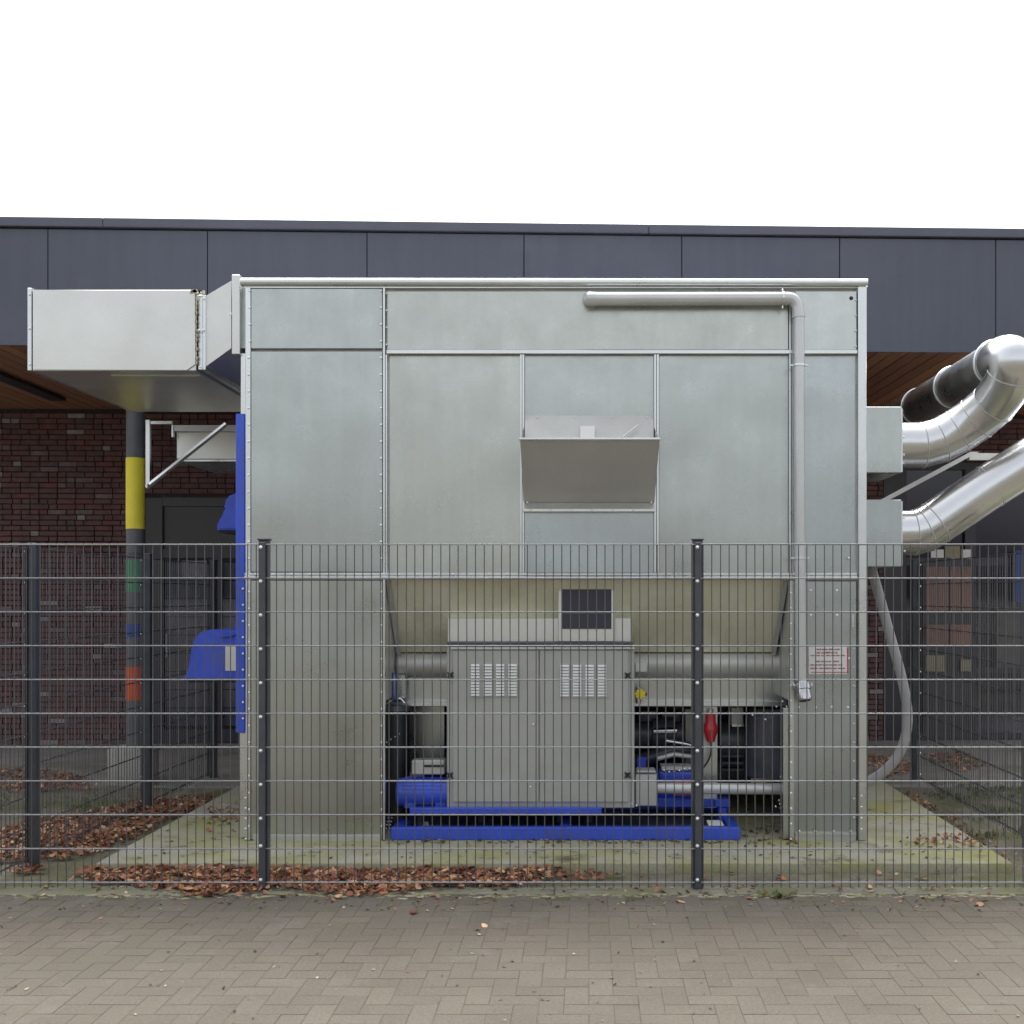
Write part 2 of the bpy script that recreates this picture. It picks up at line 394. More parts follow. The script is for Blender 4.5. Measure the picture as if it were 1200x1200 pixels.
for r_ in range(63):
    z = .002+r_*.0618
    if z+.05 > ZS: break
    course(wx(-60), D0, z)
    if z > DH: course(D0, wx(300), z)
    course(wx(1000), G0 if z < GH else wx(1260), z)
meshes = {}
bricks.sort(key=lambda b: (0 if (b[0] > wx(0)-.05 and b[0] < wx(135) and b[2] > 1.35 and b[1] > .08) else 1))
rest = BM(); k = 0
for x, L, z in bricks:
    yo = rnd.uniform(-.0035, .0035)
    key = round(L, 3)
    std = abs(L-.199) < .002 or abs(L-.089) < .002
    if k < 300 and std:
        if key not in meshes:
            b2 = box(BM(), -L/2, L/2, 0, .04, 0, .0508, bev=.003); meshes[key] = mesh_of(b2, 'brick', 'brick')
        p = bpy.data.objects.new('brick', meshes[key]); COL.objects.link(p); p.parent = wall
        p.location = Vector((BX+x+L/2, BY+WOFF+yo, z))-WL[wall.name]; k += 1
    else:
        box(rest, BX+x, BX+x+L, BY+WOFF+yo, BY+WOFF+.04, z, z+.0508)
obj('brick_field', rest, 'brick_far', wall, smooth=False, kind='stuff')
# door
door = obj('door', LB(D0, D0+.2, WOFF+.02, WOFF+.12, 0, DH, bev=.005), 'frame', bld)
obj('top_frame', LB(D0+.2, D1, WOFF+.02, WOFF+.12, DH-.1, DH), 'frame', door)
obj('transom', LB(D0+.2, D1, WOFF+.03, WOFF+.11, 2.16, 2.26), 'frame', door)
obj('transom_panel', LB(D0+.2, D1, WOFF+.06, WOFF+.09, 2.26, DH-.1), 'frame', door)
obj('bottom_rail', LB(D0+.2, D1, WOFF+.03, WOFF+.11, .01, .16), 'frame', door)
obj('mullion', LB(wx(262), wx(270), WOFF+.03, WOFF+.11, .16, 2.16), 'frame', door)
obj('pane', LB(D0+.2, wx(262), WOFF+.06, WOFF+.068, .16, 2.16), 'glass', door)
obj('pane', LB(wx(270), D1, WOFF+.06, WOFF+.068, .16, 2.16), 'glass', door)
for i in range(9):
    z0 = .2+i*.213
    obj('blind_slat', LB(D0+.2, D1, WOFF+.10+.003*(i % 2), WOFF+.108+.003*(i % 2), z0, z0+.20), 'blind', door, smooth=False)
obj('white_patch', LB(wx(222), wx(251), WOFF+.09, WOFF+.094, 1.93, 2.13), 'white', door)  # plain white rectangle between the pane and the slats
obj('door_handle', T([(BX+D0+.25, BY+WOFF+.0, 1.0), (BX+D0+.25, BY+WOFF+.0, 1.28)], .012, 8), 'galv_b', door)
# glazed front at the right
win = obj('window', LB(G0, G0+.28, WOFF+.02, WOFF+.12, .0, GH, bev=.005), 'frame', bld)
for a, b in ((1143, 1156), (1236, 1248), (1330, 1342)):
    obj('mullion', LB(wx(a), wx(b), WOFF+.02, WOFF+.12, .09, GH-.08), 'frame', win)
obj('head', LB(G0+.28, G1, WOFF+.02, WOFF+.12, GH-.08, GH), 'frame', win)
obj('sill', LB(G0+.28, G1, WOFF+.0, WOFF+.12, .01, .09), 'frame', win)
obj('transom', LB(G0+.28, G1, WOFF+.024, WOFF+.116, 2.08, 2.17), 'frame', win)
obj('middle_rail', LB(G0+.28, G1, WOFF+.024, WOFF+.116, .80, .86), 'frame', win)
cols_ = [(G0+.28, wx(1143)), (wx(1156), wx(1236)), (wx(1248), wx(1330)), (wx(1342), G1)]
for a, b in cols_:
    for z0, z1 in ((.09, .80), (.86, 2.08), (2.17, GH-.08)):
        obj('pane', LB(a, b, WOFF+.065, WOFF+.073, z0, z1), 'glass', win)
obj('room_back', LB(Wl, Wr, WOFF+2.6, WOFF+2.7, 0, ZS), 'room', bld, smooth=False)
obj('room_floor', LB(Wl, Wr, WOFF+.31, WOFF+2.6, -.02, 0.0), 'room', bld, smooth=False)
# furniture and painted light spots behind the glass
cup = thing('cupboard', 'brown two part cupboard standing behind the dark glass at the right', 'cupboard', (XW(1112, 13.25), 13.3, 0))
def CB(x0, x1, y0, y1, d, dep, **k): return PB(x0, x1, y0, y1, d, dep, **k)
obj('cupboard_body', CB(1082, 1144, 660, 860, 13.08, .4), 'frame', cup)
for a, b in ((1085, 1098), (1099, 1112), (1113, 1126), (1127, 1139)):
    obj('door_board', CB(a, b, 664, 716, 13.05, .025, bev=.004), 'cupboard', cup)
obj('door_board', CB(1085, 1112, 732, 756, 13.05, .025, bev=.004), 'cupboard', cup)
obj('door_board', CB(1113, 1139, 732, 756, 13.05, .025, bev=.004), 'cupboard', cup)
for a, b in ((1085, 1096), (1097, 1107), (1126, 1138)):
    obj('drawer_box', CB(a, b, 768 if a != 1126 else 773, 787, 13.03, .04, bev=.004), 'cream', cup)
for a, b, lab in ((1091, 1106, 'left'), (1127, 1139, 'right')):
    s = obj('light_spot_block', CB(a, b, 644, 655, 13.10, .2), 'white')  # added white block, its colour stands in for a bright spot of light
    tag(s, 'white block painted as a light spot on the brown cupboard, the one at its %s end' % lab, 'light spot', 'white light spots on the cupboard')
s = obj('storage_box', CB(1108, 1125, 640, 655, 13.10, .25), 'cream'); tag(s, 'brown storage box between two white light spots on the cupboard', 'box')
s = obj('storage_crate', CB(1168, 1196, 712, 786, 13.15, .3, bev=.01), 'dull'); tag(s, 'dull brown crate behind the glass near the right picture edge', 'crate')
s = obj('blue_poster', CB(1190, 1235, 645, 705, 13.03, .01), 'bandblue'); tag(s, 'blue poster behind the glass at the far right edge', 'poster')

# painted column on its concrete foot
col = thing('painted_column', 'round dark column with yellow, green, blue and orange painted bands beside the brick wall', 'column', (XW(158, 10.1), 10.1, 0))
cx, cy = XW(158.5, 10.1), 10.1
def zc(y): return ZW(y, 10.1)
obj('foot_block', B(XW(125, 9.93), XW(169, 9.93), 9.93, 10.27, 0, zc(875), bev=.012, seg=2), 'concrete', col)
obj('shaft', T([(cx, cy, zc(875)), (cx, cy, ZS)], .078, 28), 'column', col)
for y0, y1, m in ((537, 620, 'yellow'), (656, 694, 'green'), (731, 746, 'bandblue'), (781, 820, 'orange')):
    obj('painted_band', T([(cx, cy, zc(y1)), (cx, cy, zc(y0))], .0815, 28), m, col)
obj('drain_strap', T([(cx, cy, zc(650)), (cx, cy, zc(648))], .084, 28), 'dark', col)

# ------------------------------------------------------------------ fences
def wire_mesh(L, r, name, axis):
    a = {'z': (0, 0, L), 'x': (L, 0, 0)}[axis]
    b = T([(0, 0, 0), a], r, 8)
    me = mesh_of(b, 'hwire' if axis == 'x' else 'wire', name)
    for p in me.polygons: p.use_smooth = True
    me.set_sharp_from_angle(angle=R(50))
    return me
ZTOP, ZBOT = 2.025, .045
levels = [ZBOT+i*(ZTOP-ZBOT)/10 for i in range(11)]
VL = ZTOP-ZBOT+.035
vme = wire_mesh(VL, .0031, 'vertical_wire', 'z')
post_cache = {}
def fence(name, label, origin, rot, posts, pitch=.05065, group=None, pw=.06, pd=.045, start=None, end=None, cap=True, pws=None, phase=.02):
    root = thing(name, label, 'fence', origin, group); root.rotation_euler = (0, 0, rot)
    for i, (x0, x1) in enumerate(zip(posts, posts[1:])):
        a, b = x0+phase, x1-phase
        pan = bpy.data.objects.new('wire_panel', None); COL.objects.link(pan); pan.parent = root; pan.location = (a, 0, 0)
        hme = wire_mesh(b-a, .0038, 'horizontal_wire', 'x')
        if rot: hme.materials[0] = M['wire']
        for z in levels:
            for dy in (-.0066, .0066):
                h = bpy.data.objects.new('horizontal_wire', hme); COL.objects.link(h); h.parent = pan; h.location = (0, dy, z+random.uniform(-.0008, .0008))
        x = x0+pitch*.6
        while x < x1-.012:
            if x > a:
                v = bpy.data.objects.new('vertical_wire', vme); COL.objects.link(v); v.parent = pan
                v.location = (x-a, 0, ZBOT-.03); v.rotation_euler = (0, R(random.uniform(-.04, .04)), 0)
            x += pitch
    for i, x in enumerate(posts):
        w = pws[i] if pws else pw; key = (w, pd)
        dp = pd
        if key not in post_cache:
            bp = box(BM(), -w/2, w/2, .012, .012+dp, -.06, 2.05, bev=.004, seg=2)
            post_cache[key] = mesh_of(bp, 'fence', 'post')
            post_cache[key+('cap',)] = mesh_of(box(BM(), -w/2-.006, w/2+.006, .006, .018+dp, 2.05, 2.062, bev=.003), 'fence', 'post_cap')
            post_cache[key+('rail',)] = mesh_of(box(BM(), -.019, .019, -.020, -.0115, ZBOT-.03, ZTOP+.012, bev=.002), 'fence', 'cover_strip')
            bb = BM(); tube(bb, [(0, 0, 0), (0, -.005, 0), (0, -.009, 0), (0, -.012, 0)], [.0115, .0105, .008, .003], seg=10); post_cache[key+('bolt',)] = mesh_of(bb, 'bolt', 'clamp_bolt')
        p = bpy.data.objects.new('post', post_cache[key]); COL.objects.link(p); p.parent = root; p.location = (x, 0, 0)
        c = bpy.data.objects.new('post_cap', post_cache[key+('cap',)]); COL.objects.link(c); c.parent = p
        c = bpy.data.objects.new('cover_strip', post_cache[key+('rail',)]); COL.objects.link(c); c.parent = p
        for z in levels:
            t = bpy.data.objects.new('clamp_bolt', post_cache[key+('bolt',)]); COL.objects.link(t); t.parent = p
            t.location = (-.006, -.0205, z+(-.018 if z > .3 else .02))
    return root
fx = [XW(-202, DF), XW(308, DF), XW(818, DF), XW(1328, DF)]
o0 = fx[0]
fence('mesh_fence', 'long front fence of grey double wire mesh panels standing along the pavement', (o0, DF, 0), 0, [v-o0 for v in fx])
fence('mesh_fence', 'left side fence of grey wire mesh running back towards the brick wall', (-3.585, 10.42, 0), R(-90), [0, 1.54, 3.37, 3.90], pws=[.09, .06, .06, .06], pd=.045, phase=.03)
fence('mesh_fence', 'right side fence of grey wire mesh running back beside the slab corner', (3.05, 6.50, 0), R(90), [0.05, 1.08, 3.72], pws=[.06, .06, .09], pd=.045, phase=.03)

# ------------------------------------------------------------------ the filter unit
DC = 7.52; S = F/DC
def X(px): return (px-CX)/S
def Z(py): return EYE+(HY-py)/S
CB_ = 9.40
unit = thing('filter_unit', 'large galvanised sheet metal filter housing standing on the mossy slab', 'filter unit', ((X(285)+X(1015))/2, 8.4, SZ))
def UB(px0, px1, py0, py1, d0, d1, **k): return B(X(px0), X(px1), d0, d1, Z(py0), Z(py1), **k)
obj('housing_core', UB(287, 1013, 336, 676, DC+.035, CB_), 'galv_d', unit, smooth=False)
obj('left_housing_side', B(X(287), X(449), DC+.035, CB_, Z(822), Z(677.5)), 'galv_d', unit, smooth=False)
obj('left_leg_core', B(X(287), X(428), DC+.035, CB_, SZ+.004, Z(822.5)), 'galv_d', unit, smooth=False)
obj('right_housing_side', B(X(927), X(1013), DC+.035, CB_, Z(822), Z(677.5)), 'galv_d', unit, smooth=False)
obj('right_leg_core', B(X(950), X(1013), DC+.035, CB_, SZ+.004, Z(822.5)), 'galv_d', unit, smooth=False)
obj('rear_panel', B(X(450), X(926), CB_-.05, CB_-.01, SZ+.004, Z(678)), 'dark', unit, smooth=False)
# front sheets
obj('front_panel', UB(294, 448, 338, 408.5, DC, DC+.03, bev=.003), 'galv', unit)
obj('front_panel', UB(294, 448, 411.5, 670, DC, DC+.03, bev=.003), 'galv', unit)
obj('front_panel', UB(294, 448, 680, 984, DC, DC+.03, bev=.003), 'galv', unit)
obj('base_rail', UB(297, 447, 978, 985.5, DC-.010, DC-.002, bev=.002), 'galv_d', unit)
obj('corner_post', B(X(287.6), X(293.6), DC-.004, DC+.05, SZ+.004, Z(336.5), bev=.003), 'galv_b', unit)
obj('corner_post', B(X(1005), X(1015), DC-.014, DC+.05, SZ+.004, Z(336.5), bev=.003), 'galv_b', unit)
obj('front_panel', UB(453.5, 924, 341, 410, DC, DC+.03, bev=.003), 'galv', unit)
obj('front_panel', UB(932, 1004, 341, 410, DC, DC+.03, bev=.003), 'galv', unit)
REC = DC+.026
obj('front_panel', UB(456, 609, 416, 671, REC, REC+.008), 'galv', unit)
obj('front_panel', UB(615, 766, 416, 487, REC, REC+.008), 'galv', unit)
obj('front_panel', UB(773, 924, 416, 671, REC, REC+.008), 'galv', unit)
obj('front_panel', UB(932, 1003, 416, 671, REC, REC+.008), 'galv', unit)
obj('front_panel', UB(615, 766, 600, 671, DC+.008, REC+.008), 'galv', unit)
obj('front_panel', UB(930, 1004, 681, 984, DC+.006, DC+.03, bev=.003), 'galv', unit)
# rails and ribs
obj('top_rail', T([(X(283), DC-.005, Z(331)), (X(1016), DC-.005, Z(332))], .028, 20), 'galv_b', unit)
obj('top_flange', UB(286, 1014, 333.5, 337.4, DC-.002, DC+.07), 'galv_b', unit)
obj('rail', UB(453.5, 1004, 410.6, 415, DC-.018, DC+.03, bev=.002), 'galv_b', unit)
obj('rail', UB(287, 1004, 671.5, 674.5, DC-.012, DC+.03, bev=.002), 'galv_b', unit)
obj('rail', UB(287, 1004, 675.2, 679, DC-.020, DC+.03, bev=.002), 'galv_b', unit)
obj('seam_strip', UB(449.2, 451.4, 338, 984, DC-.010, DC+.03), 'galv_b', unit)
obj('seam_strip', UB(452, 453.6, 416, 671, DC-.004, DC+.03), 'galv_b', unit)
for a, b in ((609.5, 611.6), (612.2, 614.4), (766.6, 768.8), (769.6, 772)):
    obj('rib', UB(a, b, 415.5, 671, DC-.006, DC+.032), 'galv_b', unit)
for a, b in ((924.6, 926.8), (927.6, 931)):
    obj('rib', UB(a, b, 343, 671, DC-.006, DC+.032), 'galv_b', unit)
obj('rib', UB(924.6, 930, 680, 986, DC-.016, DC+.034, bev=.003), 'galv_b', unit)
obj('base_rail', UB(932, 1003, 975.5, 978, DC-.012, DC+.004), 'galv_b', unit)
obj('base_rail', UB(932, 1003, 978, 986, DC-.002, DC+.004), 'galv_d', unit)
obj('hinge_strip', UB(998.5, 1000.5, 720, 735, DC-.004, DC+.006), 'galv_b', unit)
bb = BM()
y = 341
while y < 984:
    for x in (292.2+(.8 if y < 410 else -.6), 446.5): bolt_at(bb, (X(x), DC-.004 if x < 300 else DC, Z(y)))
    if 345 < y < 410 or y > 680: pass
    y += 19.6
for yy in range(344, 410, 20): bolt_at(bb, (X(453.2), DC-.004, Z(yy)), .007)
for yy in list(range(352, 410, 18)): bolt_at(bb, (X(1003), DC-.002, Z(yy)), .007)
for yy in range(695, 984, 18): bolt_at(bb, (X(926.3), DC-.016, Z(yy)))
for xx in range(300, 1000, 21): bolt_at(bb, (X(xx), DC-.012, Z(673)), .0065)
for yy in (692, 721): 
    for xx in (950, 981): bolt_at(bb, (X(xx), DC+.006, Z(yy)))
for xx in (936, 956, 975, 994): bolt_at(bb, (X(xx), DC+.006, Z(829)))
for xx in (936, 955, 976, 996): bolt_at(bb, (X(xx), DC-.012, Z(973.5)))
for yy in range(760, 970, 22): bolt_at(bb, (X(1001), DC+.006, Z(yy)), .006)
for yy in range(932, 984, 13): bolt_at(bb, (X(1009), DC-.014, Z(yy)), .007)
bolt_at(bb, (X(995), DC+.006, Z(654))); bolt_at(bb, (X(995), DC+.006, Z(772)), .011)
for yy in range(935, 990, 12): bolt_at(bb, (X(288), DC-.004, Z(yy)), .007)
obj('bolt_rows', bb, 'bolt', unit, kind='stuff')
obj('drain_hole', T([(X(997.5), DC-.001, Z(349.5)), (X(997.5), DC+.02, Z(349.5))], .014, 14), 'black', unit)
# inlet flap with back plate
lipd = 7.08
def q4(bm, a, b, c, d, th=.004):
    n_ = (b-a).cross(c-a).normalized()*th
    f = [bm.verts.new(p) for p in (a, b, c, d)]; g = [bm.verts.new(p+n_) for p in (a, b, c, d)]
    bm.faces.new(f); bm.faces.new(g[::-1])
    for i in range(4): bm.faces.new((f[i], f[(i+1) % 4], g[(i+1) % 4], g[i]))
    return bm
flap = obj('inlet_flap', q4(BM(), P(609.5, 515, lipd), P(772.5, 515, lipd), P(766.5, 589, DC), P(613.5, 589, DC)), 'hood_in', unit)
obj('lip', T([P(608.5, 514.5, lipd-.004), P(773.5, 514.5, lipd-.004)], .010, 8), 'galv_b', flap)
for a in (609.8, 772.2):
    e = 613.8 if a < 700 else 766.2
    bm = BM(); v = [P(a, 515, lipd), P(e, 589, DC), P(e, 560, DC+.02), P(e, 500, DC+.02)]
    q4(bm, v[0], v[1], v[2], v[3], .003); obj('cheek', bm, 'galv', flap)
obj('back_plate', q4(BM(), P(615, 487, REC), P(766, 487, REC), P(766, 530, REC-.17), P(615, 530, REC-.17)), 'galv_d', unit)
obj('ledge', q4(BM(), P(614, 589.5, DC-.002), P(767, 589.5, DC-.002), P(767, 597, DC-.028), P(614, 597, DC-.028), .004), 'galv', unit)
obj('ledge_edge', UB(613, 767, 596.5, 600, DC-.034, DC+.03, bev=.002), 'ductbox', unit)
bb = BM()
for xx in range(622, 766, 24): bolt_at(bb, (X(xx), DC-.034, Z(598)), .006)
for xx in (618, 763): bolt_at(bb, (X(xx), DC-.01, Z(589)), .008)
for xx in range(630, 766, 43): bolt_at(bb, (X(xx), REC-.01, Z(489)), .007)
obj('flap_bolts', bb, 'bolt', unit, kind='stuff')
pl = .10
obj('sticker', q4(BM(), P(680, 499, REC-.075), P(697, 499, REC-.075), P(697, 513, REC-.135), P(680, 513, REC-.135), .003), 'white', unit)
obj('latch_rod', T([P(730, 512, REC-.13), P(747.5, 498, REC-.09)], .0055, 8), 'bolt', unit)
# rainwater pipe
pd_ = DC-.075
def pp(x, y): return P(x, y, pd_)
rp = .0435
pipe = obj('overflow_pipe', T([pp(692, 350.5)+Vector((0, .0, 0)), pp(925, 350)], rp, 20), 'plastic', unit)
obj('elbow', T([P(691, 350, DC+.0), P(691.5, 350, DC-.05), pp(693, 350.5), pp(698, 350.5)], [.05, .05, .047, .047], 20), 'plastic', pipe)
cc = pp(926, 362)
el_ = [pp(924, 350)]+[pp(925+10*math.sin(R(a)), 362-12*math.cos(R(a))) for a in (15, 35, 55, 75, 90)]+[pp(936, 372)]
obj('elbow', T([pp(919, 350)]+el_, .042, 20), 'plastic', pipe)
obj('vertical_run', T([pp(936.3, 366), pp(937.2, 600), pp(938.6, 798)], .037, 20), 'plastic', pipe)
obj('socket', T([pp(936.3, 368), pp(936.3, 372)], .042, 20), 'plastic', pipe)
for y in (428, 654):
    a = pp(936.5+(1 if y > 600 else 0), y)
    obj('clamp', T([a-Vector((0, 0, .007)), a+Vector((0, 0, .007))], .042, 20), 'galv_b', pipe)
    obj('clamp_lug', B(a.x-.062, a.x+.062, a.y-.004, a.y+.01, a.z-.006, a.z+.006, bev=.002), 'galv_b', pipe)
a = pp(917, 350); obj('clamp', T([a-Vector((.006, 0, 0)), a+Vector((.006, 0, 0))], .049, 20), 'galv_b', pipe)
obj('clamp_lug', B(a.x-.006, a.x+.006, a.y-.004, a.y+.01, a.z-.066, a.z+.066, bev=.002), 'galv_b', pipe)
c0 = pp(939.5, 797); v = Vector((.012, -.04, -.12))
cp = obj('hose_coupling', T([c0, c0+v*.18, c0+v*.2, c0+v*.52, c0+v*.55, c0+v*1.0, c0+v*1.12], [.038, .038, .052, .054, .046, .050, .046], 22), 'chrome', pipe)
obj('coupling_mouth', T([c0+v*1.05, c0+v*1.125], [.038, .038], 20), 'black', cp)
for s_ in (-1, 1): obj('coupling_lug', T([c0+v*.3+Vector((s_*.045, 0, 0)), c0+v*.3+Vector((s_*.06, -.01, .0)), c0+v*.15+Vector((s_*.062, -.01, .0))], .007, 8), 'chrome', cp)
# information plate
sg = obj('sign_plate', UB(947.5, 992.5, 757, 790, DC-.004, DC+.004, bev=.001), 'white', unit)
rt = random.Random(5)
def textrow(y, x0, x1, m, h):
    bm = BM(); x = x0
    while x < x1:
        w = rt.uniform(2.2, 6.5); w = min(w, x1-x)
        xx = x
        while xx < x+w-.5:
            ww = rt.uniform(.5, .9); hh = h*rt.uniform(.65, 1)
            box(bm, X(xx), X(xx+ww), DC-.0062, DC-.005, Z(y+h/2), Z(y+h/2-hh)); xx += ww+.28
        x += w+.9
    obj('print_line', bm, m, sg, smooth=False, kind='stuff')
for y, a, b, m, h in ((760.8, 957, 984, 'textgrey', 1.8), (764.6, 957, 982, 'textred', 2.2), (768, 949.5, 990, 'textgrey', 1.4), (774.8, 955.5, 983, 'textred', 1.9), (779, 949.5, 988, 'textgrey', 1.6), (783, 949.5, 990, 'textred', 1.7)):
    textrow(y, a, b, m, h)
obj('red_border', UB(992.5, 994, 759, 789, DC-.003, DC+.004), 'red', sg)
obj('red_border', UB(950, 992, 787.3, 788.2, DC-.0062, DC-.005), 'textred', sg)
# hopper
def face_strip(pts, m, name, parent=unit):      # vertical list of (px0,px1,py,d)
    bm = BM(); prev = None
    for a, b, y, d in pts:
        cur = (bm.verts.new(P(a, y, d)), bm.verts.new(P(b, y, d)))
        if prev: bm.faces.new((prev[0], prev[1], cur[1], cur[0]))
        prev = cur
    return obj(name, bm, m, parent, smooth=False)
HD = 8.02
hop = face_strip([(453, 923, 679.5, 7.60), (466, 908, 764, HD)], 'hopper', 'hopper')
for sgn in (0, 1):
    a0, b0, a1, b1 = ((452, 457, 465, 470), (919, 924, 904, 909))[sgn]
    bm = BM()
    q4(bm, P(a0, 679.5, 7.57), P(b0, 679.5, 7.57), P(b1, 768, HD-.03), P(a1, 768, HD-.03), .01)
    obj('hopper_flange', bm, 'galv_d', hop)
bb = BM()
for i in range(6):
    t = i/5; bolt_at(bb, P(453+11*t+4, 695+66*t, 7.72+.72*t), .008)
for i in range(4): bolt_at(bb, P(450, 700+28*i, 7.62), .006)
obj('hopper_bolts', bb, 'bolt', hop, kind='stuff')
obj('screw_trough', T([(XW(447, HD), HD+.06, ZW(779, HD)), (XW(921, HD), HD+.06, ZW(779, HD))], .10, 24), 'galv_d', unit)
obj('trough_end', T([(XW(449, HD), HD+.06, ZW(779, HD)), (XW(466, HD), HD+.06, ZW(779, HD))], .118, 24), 'dark', unit)
obj('lower_panel', PB(450, 922, 793, 822, HD+.05, .02), 'galv', unit)
obj('lower_flange', PB(450, 922, 822, 828, HD-.03, .12, bev=.004), 'galv_b', unit)
obj('support_profile', PB(821, 841, 826, 946, 8.05, .06, bev=.003), 'galv', unit)
obj('support_profile', PB(480, 521, 826, 905, 8.42, .03, bev=.003), 'galv', unit)
obj('foot_plate', PB(823, 840, 930, 947, 8.03, .015, bev=.003), 'galv_b', unit)
obj('rating_label', PB(745, 758, 777, 787, HD-.08, .004), 'white', unit)
v0 = P(750, 813, HD-.08)
vv = obj('valve_body', T([v0+Vector((-.01, .0, -.07)), v0+Vector((-.01, 0, .05))], .02, 12), 'galv_b', unit)
bm = BM()
for a in range(0, 180, 45):
    dx, dz = math.cos(R(a))*.036, math.sin(R(a))*.036
    tube(bm, [v0+Vector((-dx, -.02, -dz)), v0+Vector((dx, -.02, dz))], .013, 8)
obj('valve_handle', bm, 'yellow', vv); obj('valve_stem', T([v0+Vector((.02, -.02, 0)), v0+Vector((.05, -.02, 0))], .012, 10), 'red', vv)
# side flange bolts inside the opening
bb = BM()
for i in range(9):
    for j in range(2):
        bolt_at(bb, P(916+i*.9+j*4-(3 if i < 3 else 0), 938+i*4.3-j*2.5, 7.95-.03*i), .0085)
for i in range(8):
    for j in range(2): bolt_at(bb, P(457-i*.9+j*4, 950+i*4.2, 7.92-.03*i), .008)
for i in range(5): bolt_at(bb, P(448+i*5, 873-i*3.2, 7.60+.06*i), .006)
for p in ((924, 846), (925, 866), (925, 885), (917, 822), (922, 828), (910, 828), (897, 843), (882, 838), (915, 910), (918, 925), (909, 945)):
    bolt_at(bb, P(p[0], p[1], 7.62), .007)
obj('inner_bolts', bb, 'bolt', unit, kind='stuff')
obj('inner_flange', B(X(918), X(924.4), DC+.01, DC+.06, SZ+.01, Z(830), bev=.002), 'galv', unit)
# side boxes at the right, inlet and blue panel at the left
for y0, y1 in ((476.5, 554), (585.5, 664)):
    d0, d1 = 7.62, 8.25
    sb = obj('side_box', B(X(1014), XW(1056.5, d0), d0, d1, ZW(y1, d0), ZW(y0, d0), bev=.004), 'galv', unit)
    obj('edge_flange', B(XW(1055, d0)+.012, XW(1055, d0)+.022, d0+.02, d1-.02, ZW(y1, d0)-.012+.02, ZW(y0, d0)+.0-.01), 'galv_b', sb)
dB = 7.60
obj('side_door', B(XW(280.5, dB), X(286.6), DC+.0, 8.9, ZW(857, dB), ZW(487, dB), bev=.004), 'blue', unit)
obj('side_flange', B(XW(282.5, dB), X(287), DC+.052, dB+.1, SZ+.01, ZW(858, dB), bev=.002), 'galv_b', unit)
obj('side_flange', B(XW(283.5, dB), X(287), DC+.052, dB+.1, ZW(486, dB), Z(412), bev=.002), 'galv_b', unit)
bb = BM()
for yy in range(690, 860, 19): bolt_at(bb, P(284.8, yy, DC-.002), .008)
obj('side_door_bolts', bb, 'bolt', unit, kind='stuff')
def hood(pts, d0, d1, parent, bev=.03):
    bm = BM(); prism(bm, [(XW(x, d0), ZW(y, d0)) for x, y in pts], d0, d1, bev=bev)
    return obj('motor_hood', bm, 'blue', parent, angle=40)
h1 = hood([(215, 797), (215, 792), (221, 787), (224, 781), (224, 762), (225.5, 753), (230, 745), (237, 740), (246, 738), (284, 738), (284, 797)], 7.75, 8.15, unit, .014)
h2 = hood([(254, 621), (254, 613), (258, 611), (262, 605), (262, 595), (264, 586), (268, 581), (275, 578), (284, 578), (284, 621)], 8.35, 8.75, unit, .012)
obj('nameplate', PB(264, 280, 757, 786, 7.742, .004), 'galv_b', h1)
obj('hood_mouth', PB(221, 279, 796.5, 800, 7.79, .32), 'black', h1)
obj('hood_mouth', PB(257, 281, 620.5, 624, 8.39, .32), 'black', h2)
obj('cable_duct', T([P(281, 741, 7.73), P(272, 745, 7.73), P(258, 747, 7.73)], .008, 8), 'bandblue', h1)

# ------------------------------------------------------------------ rectangular duct at the left
du = thing('rectangular_duct', 'square sheet metal duct leaving the left top of the housing and passing under the roof', 'duct', (-3.3, 8.3, 3.26))
dF, dK = 7.55, 9.25
dz0, dz1 = ZW(434.5, dF), ZW(339.5, dF)
obj('duct_body', B(XW(38, dF), XW(229.5, dF), dF, dK, dz0, dz1, bev=.004), 'ductbox', du)
obj('end_flange', B(XW(32.5, dF), XW(37.4, dF), dF-.008, dK, dz0-.0, dz1+.012, bev=.004), 'galv_b', du)
obj('front_sheet', prism(BM(), [(XW(a, dF), ZW(b, dF)) for a, b in ((39.5, 340), (229, 342), (229.5, 427), (219.5, 434), (39.5, 433.5))], dF-.012, dF-.004), 'ductbox', du)
obj('collar', B(XW(231, dF), XW(236.5, dF), dF+.02, dK-.5, dz0+.012, dz1-.03, bev=.002), 'galv_b', du)
obj('collar', B(XW(237.2, dF), XW(240.5, dF), dF+.005, dK-.5, dz0+.008, dz1-.035, bev=.002), 'galv_b', du)
# transition piece
bm = BM()
a = [P(240.5, 347, 7.57), P(240.5, 430, 7.57)]; b = [P(271, 329, 7.58), P(271, 408, 7.58)]
vs = [bm.verts.new(p) for p in (a[0], b[0], b[1], a[1])]
bk = [bm.verts.new(p+Vector((0, 1.0, 0))) for p in (a[0], b[0], b[1], a[1])]
bm.faces.new(vs); bm.faces.new(bk[::-1])
for i in range(4): bm.faces.new((vs[i], vs[(i+1) % 4], bk[(i+1) % 4], bk[i]))
obj('transition', bm, 'ductbox', du, smooth=False)
obj('wall_flange', B(XW(271.5, 7.54), XW(281, 7.54), 7.54, 8.7, ZW(415, 7.54), ZW(321.5, 7.54), bev=.004), 'ductbox', du)
obj('neck', B(XW(281, 7.6), X(286.5), 7.6, 8.6, ZW(408, 7.6), ZW(330, 7.6)), 'galv', du)
bb = BM()
for x, y in ((35, 345), (35, 385), (35, 427), (233.5, 387), (238.5, 387), (238.5, 350), (235, 430), (270.5, 368), (232, 343), (236, 343)): bolt_at(bb, P(x, y, dF-.01), .009)
obj('flange_bolts', bb, 'bolt', du, kind='stuff')
bm = BM()
x = 224.
